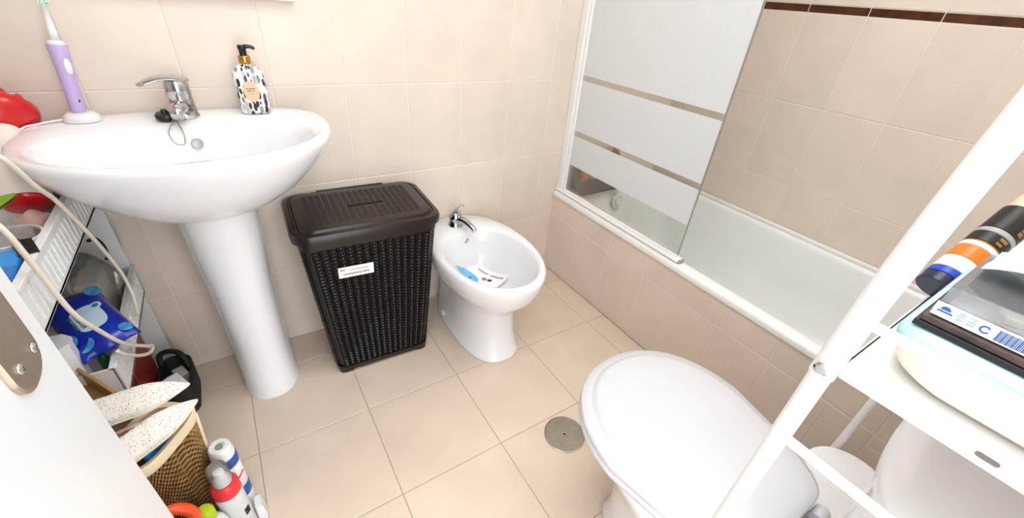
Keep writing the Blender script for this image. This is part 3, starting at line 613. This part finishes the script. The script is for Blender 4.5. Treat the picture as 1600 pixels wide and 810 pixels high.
# the side of the can that faces the left front
to_cam = (Vector(CAM_C) - A); ql = (B - A).to_track_quat('Z', 'Y').inverted() @ to_cam; fa = math.atan2(ql.y, ql.x)
for k in range(5):
    obj('lettering', xf(box((-.0006, -.0022, -.0022), (.0006, .0022, .0022)), Matrix.Rotation(fa + .75, 4, 'Z') @ Matrix.Translation((R - .0003, 0, .081 + k * .0056))), BRN, cn, local=True)
obj('lettering', xf(box((-.0006, -.0036, -.0018), (.0006, .0036, .0018)), Matrix.Rotation(fa + .45, 4, 'Z') @ Matrix.Translation((R - .0003, 0, .0650))), BRN, cn, local=True)
obj('lettering', xf(box((-.0006, -.0028, -.0015), (.0006, .0028, .0015)), Matrix.Rotation(fa + .4, 4, 'Z') @ Matrix.Translation((R - .0003, 0, .0595))), BRN, cn, local=True)
jr = thing('plastic_jar', 'small clear jar with white lid at the right edge on the rack shelf', 'jar', (.402, -1.43, 1.0031))
obj('jar_body', at(lathe([(.014, 0), (.016, .002), (.016, .028), (.014, .031)], 28), (.405, -1.428, 1.0132)), CP, jr, auto=40)
obj('jar_lid', at(lathe([(.015, .031), (.0165, .032), (.0165, .046), (.0005, .047)], 28), (.405, -1.428, 1.0132)), WPLAST, jr, auto=40)

# ------------------------------------------------------------------ plastic shelf unit left of the basin
SU = mat('shelf_plastic', 'E9EAEA', .4, var=.03, vscale=8)
su = thing('shelf_unit', 'white plastic shelf unit with slotted trays between the door and basin', 'shelf', (-.62, -.27, 0))
UX0, UX1, UY0, UY1 = -.775, -.456, -.60, -.012
SLOTM = mat('slot_shadow_plastic', 'D6D8D9', .5, var=.03)
for z0, z1, UY0 in ((.655, .744, -.60), (.350, .438, -.455)):
    tr_ = obj('shelf_tray', join(box((UX0, UY0, z0), (UX1, UY1, z0 + .006)), box((UX1 - .004, UY0, z0), (UX1, UY1, z1), .001, 1), box((UX0, UY0, z0), (UX0 + .004, UY1, z1)), box((UX0, UY0, z0), (UX1, UY0 + .004, z1)), box((UX0, UY1 - .004, z0), (UX1, UY1, z1)),
                                 box((UX1 - .009, UY0, z1 - .004), (UX1 + .004, UY1, z1 + .003), .001, 1)), SU, su)
    for k in range(24):
        y = UY0 + .03 + k * (UY1 - UY0 - .06) / 23
        obj('slot_rib', box((UX1, y - .0012, z0 + .012), (UX1 + .0018, y + .0012, z1 - .018)), SU, tr_)
for y in (-.51, -.032):
    obj('corner_post', box((UX0 + .002, y, 0), (UX0 + .022, y + .018, .655), .003, 2), SU, su)
obj('end_panel', box((UX0, UY1, 0), (UX1 - .006, UY1 + .005, .75)), SU, su)

def cloth_cord(name, label, pts, r, m, sub=8):
    t = thing(name, label, 'cable', pts[0]); obj('cord', tube(spline(pts, sub), r, 8), m, t, smooth=True); return t
CORD = mat('cream_cord', 'F0E8D8', .45, var=.04, vscale=20)
cloth_cord('power_cable', 'cream power cable looping past the top shelf tray beside the basin', [(-.52, -.40, .95), (-.47, -.44, .915), (-.440, -.454, .906), (-.437, -.40, .835), (-.438, -.338, .775), (-.438, -.253, .64), (-.438, -.197, .518), (-.438, -.205, .44), (-.440, -.235, .415), (-.445, -.272, .437)], .0042, CORD)
cloth_cord('power_cable', 'lower cream power cable hanging across the shelf unit in a loop', [(-.47, -.56, .87), (-.440, -.575, .84), (-.437, -.556, .742), (-.437, -.533, .644), (-.437, -.481, .561), (-.437, -.405, .461), (-.436, -.29, .352), (-.436, -.250, .318), (-.440, -.275, .318), (-.440, -.348, .372), (-.440, -.424, .445), (-.442, -.44, .47)], .0042, CORD)
cloth_cord('thin_cable', 'thin whitish cable running down the tiles beside the shelf unit', [(-.462, -.006, .70), (-.468, -.006, .62), (-.455, -.006, .56), (-.462, -.006, .47), (-.468, -.006, .38), (-.462, -.006, .28), (-.458, -.006, .17), (-.452, -.006, .06), (-.436, -.008, .012)], .0032, mat('pale_cord', 'D9CFC0', .5, var=.05))

# hair dryer with red diffuser
RED = mat('red_plastic', 'D3101A', .22, var=.08, vscale=15, coat=.3)
DRW = mat('dryer_white', 'EFE8DE', .4, var=.04, vscale=15)
A = Vector((-.508, -.250, .746)); B = Vector((-.540, -.060, .893)); L = (B - A).length
hdz = thing('hair_dryer', 'white hair dryer with red spiked diffuser left of the basin', 'hair dryer', A, (B - A).to_track_quat('Z', 'Y').to_euler())
obj('barrel', lathe([(.030, 0), (.036, .003), (.039, .02), (.038, .06), (.034, .12), (.030, .165), (.028, .19)], 36), DRW, hdz, local=True, auto=40)
obj('rear_cap', lathe([(.0005, -.004), (.030, -.003), (.036, .0005), (.0375, .006), (.036, .007)], 36), RED, hdz, local=True, auto=60)
df = obj('diffuser', lathe([(.028, .182), (.036, .188), (.056, .205), (.064, .220), (.066, .232), (.063, .236), (.0005, .238)], 40), RED, hdz, local=True, auto=50)
for k in range(12):
    a = 2 * PI * k / 12
    obj('prong', at(lathe([(.008, 0), (.007, .012), (.004, .02), (.0005, .0225)], 12), (.052 * math.cos(a), .052 * math.sin(a), .235)), RED, df, local=True, smooth=True)
for k in range(6):
    a = 2 * PI * k / 6 + .3
    obj('prong', at(lathe([(.008, 0), (.007, .012), (.004, .02), (.0005, .0225)], 12), (.027 * math.cos(a), .027 * math.sin(a), .236)), RED, df, local=True, smooth=True)
qi = (B - A).to_track_quat('Z', 'Y').inverted(); gd = qi @ Vector((-1, .15, -.25)); gd.z = -.2; gd.normalize()
gp0 = Vector((0, 0, .085))
obj('grip', tube(spline([gp0 + gd * .02, gp0 + gd * .06, gp0 + gd * .10, gp0 + gd * .14], 5), lambda t: .018 - .003 * t, 16), DRW, hdz, local=True, smooth=True)

# things in the top tray
JAR = clear_mat('jar_plastic', (.93, .94, .92), .08, .05, .10, (.9, .9, .88))
j1 = thing('clear_tub', 'clear plastic tub holding green and pink bits in the top shelf tray', 'tub', (-.515, -.335, .661))
jc = (-.512, -.388, .662)
obj('tub_shell', at(loft([circ(.033, 0), circ(.036, .003), circ(.045, .075), circ(.047, .080), circ(.044, .080), circ(.042, .075), circ(.034, .006), circ(.01, .005)]), jc), JAR, j1, auto=50)
obj('tub_rim', at(loft([circ(.0455, .074), circ(.049, .0745), circ(.049, .081), circ(.0455, .0815)], wrap=True), jc), WPLAST, j1, auto=50)
GRN = mat('lime_green', '86B52E', .4, var=.15, vscale=25)
def petal(L, w, curl):
    V, F = [], []
    for i in range(11):
        t = i / 10; ww = w * math.sin(PI * min(1, t * .92 + .05)) ** .7
        for s in (-1, -.4, .4, 1): V.append((s * ww, L * t, curl * t * t + .012 * abs(s) ** 2 * math.sin(PI * t)))
    n = len(V); V += [(x, y, z - .002) for x, y, z in V]
    for i in range(10):
        for j in range(3):
            q = (i * 4 + j, i * 4 + j + 1, i * 4 + j + 5, i * 4 + j + 4); F += [q, tuple(k + n for k in q[::-1])]
    return V, F
gl = thing('green_sponge', 'lime green leaf-shaped scrubber above the clear tub', 'scrubber', (-.53, -.32, .745))
obj('scrubber_body', at(petal(.10, .028, .02), (-.575, -.36, .752), math.radians(-62), .25), GRN, gl, smooth=True)
PNK = mat('pink_cloth', 'E9C7C4', .7, col2='DDA9A8', vscale=30, bump=.5, bscale=60)
pc_ = thing('pink_cloth', 'crumpled pale pink cloth bundle beside the clear tub', 'cloth', (-.490, -.285, .70))
bm = bmesh.new(); bmesh.ops.create_icosphere(bm, subdivisions=3, radius=1)
rr = random.Random(4)
pv = [(-.500 + v.co.x * .030 * (1 + .18 * math.sin(5 * v.co.y + 3 * v.co.z)), -.285 + v.co.y * .032 * (1 + .15 * math.sin(6 * v.co.x)), .715 + v.co.z * .030 * (1 + .15 * math.sin(7 * v.co.x + 2))) for v in bm.verts]
pf = [tuple(v.index for v in f.verts) for f in bm.faces]; bm.free()
obj('cloth_bundle', (pv, pf), PNK, pc_, smooth=True)
BBLUE = mat('bright_blue', '1E93E6', .35, var=.08)
bb = thing('blue_carton', 'bright blue carton in the top shelf tray against the door edge', 'carton', (-.53, -.45, .661))
obj('carton_body', at(box((-.028, -.055, 0), (.028, .055, .085), .002, 1), (-.500, -.510, .6615), math.radians(6)), BBLUE, bb)
obj('carton_flap', at(box((-.028, -.055, .0855), (.028, -.012, .0875), .0005, 1), (-.500, -.510, .6615), math.radians(6)), mat('bright_blue_dark', '1478C8', .35), bb)
tag(obj('black_comb', at(join(box((-.006, -.035, 0), (.006, .035, .004), .001, 1), *[box((.005, -.034 + k * .0045, .0005), (.020, -.032 + k * .0045, .003)) for k in range(15)]), (-.480, -.455, .7475), math.radians(20), 0, .1), BLACK), 'black comb lying beside the bright blue carton', 'comb')
tag(obj('slate_box', box((-.53, -.20, .662), (-.478, -.14, .742), .003, 2), mat('slate_blue', '6F8496', .5, var=.1)), 'slate blue box in the shadow of the basin in the top tray', 'box')

# things in the middle tray
WB = mat('royal_blue_film', '0E2FB0', .22, col2='0A1F8C', var=.2, vscale=20, bump=.5, bscale=35)
wp = thing('wipes_pack', 'dark blue pack of wipes with a pale label in the middle tray', 'pack', (-.496, -.325, .482))
wp.rotation_euler = Matrix(((.900, -.433, 0), (.407, .887, 0), (.157, .172, 0))).to_3x3().to_euler() if False else Matrix([list(r) for r in zip(Vector((.900, .407, .157)).normalized(), Vector((-.433, .887, .172)).normalized(), Vector((.900, .407, .157)).cross(Vector((-.433, .887, .172))).normalized())]).to_euler()
def pillow(hx, hy, hz, n=14):
    V, F = [], []
    for s in (1, -1):
        for i in range(n + 1):
            for j in range(n + 1):
                u, v = -1 + 2 * i / n, -1 + 2 * j / n
                e = max(0, (1 - abs(u) ** 3.2) * (1 - abs(v) ** 3.2)) ** .5
                V.append((u * hx * (1 - .03 * (1 - v * v)), v * hy * (1 - .05 * math.sin(3 * u) ** 2), s * (hz * e + .0008)))
    m = (n + 1) ** 2
    for i in range(n):
        for j in range(n):
            q = (i * (n + 1) + j, (i + 1) * (n + 1) + j, (i + 1) * (n + 1) + j + 1, i * (n + 1) + j + 1); F += [q, tuple(k + m for k in q[::-1])]
    for i in range(n):
        for a, b in (((i) * (n + 1), (i + 1) * (n + 1)), (i * (n + 1) + n, (i + 1) * (n + 1) + n), (i, i + 1), (n * (n + 1) + i, n * (n + 1) + i + 1)): F.append((a, b, b + m, a + m))
    return V, F
obj('pack_film', pillow(.054, .105, .024, 20), WB, wp, local=True, smooth=True)
lb = obj('resealable_label', xf(loft([egg(0, -.040, .040, .028, z, 3, 3, 32, .5) for z in (0, .001)]), Matrix.Translation((.004, -.012, .0246))), mat('ice_blue_label', 'C7E2F2', .35, var=.06, vscale=40), wp, local=True)
obj('label_tab', at(lathe([(.011, 0), (.011, .001), (.0005, .001)], 20), (.028, .014, .0248)), MATS['ice_blue_label'], lb, local=True)
obj('tab_mark', at(lathe([(.006, 0), (.006, .0006), (.0005, .0006)], 20), (.028, .014, .0259)), mat('teal_print', '1F7FA8', .4, var=.2), lb, local=True)
for k, (y, n) in enumerate(((-.004, 7), (-.004, 7))):
    obj('lettering', xf(dashes(-.026, .026, 0, .008, 8, 9 + k), Matrix.Translation((-.008 - .011 * k, -.01, .0257)) @ Matrix.Rotation(PI / 2, 4, 'Z')), mat('navy_ink', '1D3A6A', .5), lb, local=True)
for x, y, r in ((.044, .072, .016), (-.040, .078, .014), (-.048, -.05, .016), (-.030, -.075, .016), (.040, -.082, .012)):
    obj('bubble_print', xf(loft([egg(0, -r * 1.2, r * 1.2, r, z, 2, 2, 20, .5) for z in (0, .0008)]), Matrix.Translation((x, y, .0165 if abs(y) > .06 else .019)) @ Matrix.Rotation(-.35 * (1 if x > 0 else -1) * -1, 4, 'Y')), mat('aqua_print', '58B4DA', .3, col2='2D6FB8', var=.3, vscale=90), wp, local=True)
HAZE = clear_mat('hazy_plastic', (.95, .94, .92), .06, .12, .12, (.80, .78, .74))
bg = thing('clear_bag', 'hazy clear plastic bag of bits behind the blue wipes pack', 'bag', (-.53, -.14, .36))
bm = bmesh.new(); bmesh.ops.create_icosphere(bm, subdivisions=4, radius=1)
pv = [(-.522 + v.co.x * .058 * (1 + .12 * math.sin(6 * v.co.z + 2 * v.co.y)), -.135 + v.co.y * .105 * (1 + .08 * math.sin(5 * v.co.x + 3 * v.co.z)), .455 + v.co.z * .095 * (1 + .10 * math.sin(7 * v.co.y))) for v in bm.verts]
pf = [tuple(v.index for v in f.verts) for f in bm.faces]; bm.free()
obj('bag_film', (pv, pf), HAZE, bg, smooth=True)
tag(obj('hair_clip', tube(spline([(-.505, -.06, .56), (-.485, -.085, .575), (-.470, -.11, .565), (-.468, -.12, .535), (-.478, -.10, .52)], 5), .005, 8), mat('dark_brown_clip', '2E2018', .3, var=.2), smooth=True), 'dark brown clip on top of the hazy clear bag', 'clip')
tag(obj('folded_cloth', box((-.545, -.19, .37), (-.492, -.09, .50), .01, 3), mat('grey_cloth', 'C9C4BC', .7, var=.08)), 'pale grey folded cloth seen inside the hazy clear bag', 'cloth')
bxw = thing('white_tub', 'white plastic tub with cut corners against the door edge', 'tub', (-.532, -.425, .357))
obj('tub_body', at(loft([[(.030 * math.cos(PI / 8 + k * PI / 4), .030 * math.sin(PI / 8 + k * PI / 4), z) for k in range(8)] for z in (0, .15)]), (-.532, -.425, .358)), WPLAST, bxw)
obj('tub_lid', at(loft([[(.032 * math.cos(PI / 8 + k * PI / 4), .032 * math.sin(PI / 8 + k * PI / 4), z) for k in range(8)] for z in (.150, .158)]), (-.532, -.425, .358)), WPLAST, bxw)
bottle('green_tube', 'dark green tube under the blue wipes pack', (-.482, -.40, .357), [(.008, 0), (.009, .002), (.009, .075), (.004, .085)], mat('dark_green_plastic', '1E5A2C', .35, var=.1), cat='tube')
tag(obj('plastic_bag', (lambda: ([(x * .028 - .478, y * .045 - .335, z * .040 + .400) for x, y, z in [(v[0], v[1] * (1 + .2 * math.sin(8 * v[2])), v[2]) for v in lathe([(math.sin(PI * k / 12) * (1 + .12 * math.sin(9 * k)), -math.cos(PI * k / 12)) for k in range(13)], 20)[0]]], lathe([(1, k) for k in range(13)], 20)[1]))(), mat('pale_blue_bag', 'D6E4E8', .3, var=.08, vscale=40, bump=.8, bscale=50), smooth=True), 'pale bluish thin plastic bag behind the middle tray front', 'bag')
# bottom tray and floor by the unit
tag(obj('red_folder', box((-.524, -.262, .0), (-.494, -.085, .262), .002, 1), mat('dark_red_card', '7E1114', .35, var=.15, vscale=20)), 'dark red folder standing upright below the middle tray', 'folder')
bk = thing('black_bag', 'open black toiletry bag with handle on the floor by the unit', 'bag', (-.44, -.12, 0))
BLKF = mat('black_fabric', '17181A', .6, var=.25, vscale=50, bump=.3, bscale=200)
bcx, bcy = -.446, -.150
obj('bag_shell', loft([rrect(.036, .072, .03, 0, (bcx, bcy)), rrect(.040, .080, .035, .02, (bcx, bcy)), rrect(.042, .082, .035, .12, (bcx, bcy)), rrect(.040, .080, .035, .125, (bcx, bcy)), rrect(.037, .077, .032, .12, (bcx, bcy)), rrect(.034, .074, .03, .02, (bcx, bcy)), rrect(.024, .06, .02, .012, (bcx, bcy))]), BLKF, bk, smooth=True)
obj('bag_handle', tube(spline([(-.480, -.10, .12), (-.478, -.085, .15), (-.455, -.085, .160), (-.425, -.105, .155), (-.408, -.14, .12)], 6), .008, 10), BLKF, bk, smooth=True)
bottle('travel_bottle', 'pale travel bottle with turquoise cap inside the black bag', (-.452, -.175, .014), [(.017, 0), (.019, .003), (.019, .07), (.01, .08)], WPLAST, [(.01, .08), (.0185, .081), (.0185, .11), (.0005, .111)], mat('turquoise_cap', '3FA9C4', .3, var=.1))
tag(obj('soap_box', at(box((-.016, -.024, 0), (.016, .024, .085), .003, 2), (-.440, -.122, .014), .4), mat('light_grey_box', 'C9CCCE', .4, var=.06)), 'light grey soap box standing inside the black bag', 'box')
tag(obj('tissue_packet', at(box((-.022, -.030, 0), (.022, .030, .014), .003, 2), (-.440, -.212, .128), .5, .15), WPLAST), 'white tissue packet on the edge of the black bag', 'packet')

# ------------------------------------------------------------------ basket with dotted pouches by the door
WICK = mat('wicker', 'B08A54', .6, col2='8A6634', var=.2, vscale=60)
WICKD = mat('wicker_core', '7A5A32', .8, var=.2, vscale=30)
RIMC = mat('cream_binding', 'EFDDBB', .6, var=.06)
ba = thing('wicker_basket', 'brown wicker basket with a cream bound rim below the door edge', 'basket', (-.418, -.618, 0))
kc = (-.413, -.608); KA = math.radians(-35.8)
def kr(z): t = z / .36; return .034 + .020 * t, .054 + .026 * t
def kpt(t, z, o):
    a, b = kr(z); c, s = math.cos(t), math.sin(t)
    x, y = (a + o) * math.copysign(abs(c) ** .55, c), (b + o) * math.copysign(abs(s) ** .55, s)
    return (kc[0] + x * math.cos(KA) - y * math.sin(KA), kc[1] + x * math.sin(KA) + y * math.cos(KA), z)
def kring(z, o, n=64): return [kpt(2 * PI * k / n, z, o) for k in range(n)]
obj('basket_core', loft([kring(.0, -.003), kring(.12, -.003), kring(.24, -.003), kring(.352, -.003), kring(.352, -.008), kring(.2, -.008), kring(.02, -.008)]), WICKD, ba, smooth=True)
kv = []
for r in range(46):
    for c in range(44):
        z = .004 + (r + .5) * .348 / 46; a0 = 2 * PI * (c + (.5 if r % 2 else 0)) / 44; da = 2 * PI / 44 * .47; hz = .348 / 46 * .40
        Vv = []
        for dd, o in ((-1, -.003), (-.4, .0022), (.4, .0022), (1, -.003)):
            for dz in (-1, 1): Vv.append(kpt(a0 + dd * da, z + dz * hz, o))
        kv.append((Vv, [(0, 2, 3, 1), (2, 4, 5, 3), (4, 6, 7, 5)]))
tag(obj('basket_weave', join(*kv), WICK, ba), kind='stuff')
obj('rim_binding', loft([kring(.340, -.001), kring(.340, .004), kring(.362, .005), kring(.366, .001), kring(.362, -.009), kring(.340, -.009)], wrap=True), RIMC, ba, auto=60)
aa = math.radians(48)
obj('edge_binding', tube([kpt(aa, z, .003) for z in (.01, .1, .2, .3, .35)], .004, 8), RIMC, ba, smooth=True)
DOTS = spot_mat('dotted_fabric', 'F3EDE4', ['8A6A58', 'A58874', '7A5C4C'], 250, .24, .7)
def pouch(name, label, loc, rot, hx, hy, hz):
    t = thing(name, label, 'pouch', loc, rot, 'dotted pouches in the basket')
    V, F = [], []; n = 18
    for s in (1, -1):
        for i in range(n + 1):
            for j in range(n + 1):
                u, v = -1 + 2 * i / n, -1 + 2 * j / n
                w = (1 - max(0, u) ** 1.7) if u > 0 else 1
                e = max(0, (1 - abs(u) ** 4) * (1 - v ** 4)) ** .5
                V.append((u * hx, v * hy * (.05 + .95 * w), s * (hz * e * (.25 + .75 * w) + .001) + .010 * math.sin(1.6 * u)))
    m = (n + 1) ** 2
    for i in range(n):
        for j in range(n):
            q = (i * (n + 1) + j, (i + 1) * (n + 1) + j, (i + 1) * (n + 1) + j + 1, i * (n + 1) + j + 1); F += [q, tuple(k + m for k in q[::-1])]
        for a, b in ((i * (n + 1), (i + 1) * (n + 1)), (i * (n + 1) + n, (i + 1) * (n + 1) + n), (i, i + 1), (n * (n + 1) + i, n * (n + 1) + i + 1)): F.append((a, b, b + m, a + m))
    obj('pouch_fabric', (V, F), DOTS, t, local=True, smooth=True)
    obj('seam', tube([((-1 + 2 * k / 20) * hx * .98, -hy * (.05 + .95 * (1 - max(0, -1 + 2 * k / 20) ** 1.7)) - .001, .010 * math.sin(1.6 * (-1 + 2 * k / 20))) for k in range(21)], .0014, 6), RIMC, t, local=True, smooth=True)
    return t
pouch('fabric_pouch', 'upper white fabric pouch with small brown dots behind the other in the basket', (-.402, -.590, .448), (math.radians(25), math.radians(2), math.radians(0)), .085, .030, .016)
pouch('fabric_pouch', 'front white fabric pouch with small brown dots beside the cream basket rim', (-.386, -.648, .412), (math.radians(28), math.radians(0), math.radians(30)), .082, .028, .016)
tag(obj('brown_wallet', at(box((-.055, -.004, -.030), (.055, .004, .030), .002, 2), (-.405, -.622, .392), math.radians(10), .1), mat('dusty_rose_leather', '9C6F68', .5, col2='D8C5BC', var=.2, vscale=40)), 'dusty brown purse between the two dotted pouches', 'purse')
tag(obj('blue_pack', at(box((-.045, -.005, -.060), (.040, .005, .030), .003, 2), (-.388, -.626, .345), math.radians(54.2)), mat('azure_pack', '2C92D6', .3, col2='1F78BE', var=.2, vscale=50)), 'bright blue packet tucked inside the basket rim', 'packet')
WOOD = mat('light_wood', 'B58E58', .5, col2='94703F', var=.2, vscale=30)
wc = thing('wooden_box', 'small light wooden box on the basket behind the dotted pouches', 'box', (-.503, -.512, .408), (0, 0, math.radians(-57)))
for lo, hi, nm in (((-.075, -.034, 0), (.075, .034, .006), 'box_bottom'), ((-.075, .028, .006), (.075, .034, .046), 'box_side'), ((-.075, -.034, .006), (.075, -.028, .046), 'box_side'), ((-.075, -.028, .006), (-.069, .028, .046), 'box_end'), ((.069, -.028, .006), (.075, .028, .046), 'box_end')):
    obj(nm, box(lo, hi, .001, 1), WOOD, wc, local=True)

# bottles on the floor by the basket
ae = thing('aerosol_can', 'white aerosol can with two blue bands beside the wicker basket', 'can', (-.318, -.602, 0), (math.radians(0), math.radians(0), 0))
for nm, z0, z1, m, r in (('can_body', 0, .06, WPLAST, .026), ('blue_band', .06, .10, mat('aerosol_blue', '1D4FA6', .3, var=.08), .0262), ('can_body', .10, .185, WPLAST, .026), ('blue_band', .185, .215, MATS['aerosol_blue'], .0262), ('shoulder', .215, .228, WPLAST, .025)):
    obj(nm, lathe([(r * .98, z0), (r, z0 + .001), (r, z1 - .001), (r * .97, z1)], 32), m, ae, local=True, auto=40)
obj('cap', lathe([(.0235, .228), (.0235, .245), (.020, .250), (.012, .250), (.010, .246), (.0005, .246)], 32), WPLAST, ae, local=True, auto=40)
obj('cap_button', lathe([(.008, .246), (.008, .249), (.0005, .250)], 16), mat('green_grey', '7E9478', .5), ae, local=True)
obj('red_swoosh', xf(box((-.0006, -.010, -.003), (.0006, .010, .003)), Matrix.Rotation(math.radians(-40), 4, 'Z') @ Matrix.Translation((.0258, 0, .145)) @ Matrix.Rotation(.5, 4, 'X')), mat('red_ink', 'D23A30', .4), ae, local=True)
sb = thing('spray_bottle', 'white bottle with wide red collar and clear cap near the basket', 'bottle', (-.322, -.672, 0))
obj('bottle_body', lathe([(.026, 0), (.028, .003), (.028, .175), (.027, .180)], 32), mat('grey_white_plastic', 'DADDE0', .35, var=.04), sb, local=True, auto=40)
obj('red_collar', lathe([(.0272, .176), (.0285, .178), (.0275, .205), (.022, .213), (.0005, .214)], 32), mat('coral_red', 'E5323C', .35, var=.05), sb, local=True, auto=40)
obj('white_neck', lathe([(.018, .213), (.018, .222), (.014, .232), (.011, .240), (.010, .252), (.0005, .256)], 28), WPLAST, sb, local=True, auto=40)
obj('clear_cap', loft([circ(.020, .214), circ(.020, .262), circ(.018, .268), circ(.01, .269)]), JAR, sb, local=True, auto=40)
obj('barcode', join(*[xf(box((-.0005, -.0008, -.012), (.0005, .0008, .012)), Matrix.Rotation(math.radians(-50 + 4.2 * k), 4, 'Z') @ Matrix.Translation((.0280, 0, .10))) for k in range(7)]), DINK, sb, local=True)
cb = thing('cleaner_bottle', 'pale bottle with lime green cap below the wicker basket', 'bottle', (-.358, -.722, 0))
obj('bottle_body', lathe([(.026, 0), (.029, .004), (.030, .13), (.026, .155), (.014, .172), (.012, .180)], 32), mat('milky_plastic', 'E6E8E4', .35, var=.03), cb, local=True, auto=40)
obj('lime_cap', lathe([(.0155, .180), (.0165, .182), (.0165, .208), (.012, .216), (.0005, .218)], 28), mat('lime_cap', 'B4CF1E', .35, var=.06), cb, local=True, auto=40)
og = thing('orange_bottle', 'orange cleaner bottle with a loop handle beneath the door edge', 'bottle', (-.402, -.752, 0))
ORB = mat('orange_bottle', 'F0531C', .3, var=.06)
obj('bottle_body', loft([rrect(.028, .038, .016, z, (-.404, -.755)) for z in (0, .16)] + [rrect(.026, .034, .015, .185, (-.404, -.755)), rrect(.018, .018, .012, .205, (-.404, -.755))]), ORB, og, auto=50)
obj('loop_handle', tube([(-.394 + .030 * math.cos(a), -.752, .255 + .042 * math.sin(a)) for a in [2 * PI * k / 24 for k in range(24)]], .011, 12, True), ORB, og, smooth=True)
obj('bottle_neck', at(lathe([(.013, .20), (.013, .222), (.0005, .223)], 20), (-.404, -.755, 0)), mat('brown_grip', '8A4A34', .4, var=.1), og, auto=40)
obj('white_pouch', (lambda: None)() or loft([rrect(.010, .020, .006, z, (-.283, -.652), 4) for z in (0, .03)] + [rrect(.007, .017, .005, .06, (-.284, -.652), 4)]), WPLAST) 
o = bpy.data.objects['white_pouch']; tag(o, 'white refill pouch standing beside the blue banded aerosol can', 'pouch')
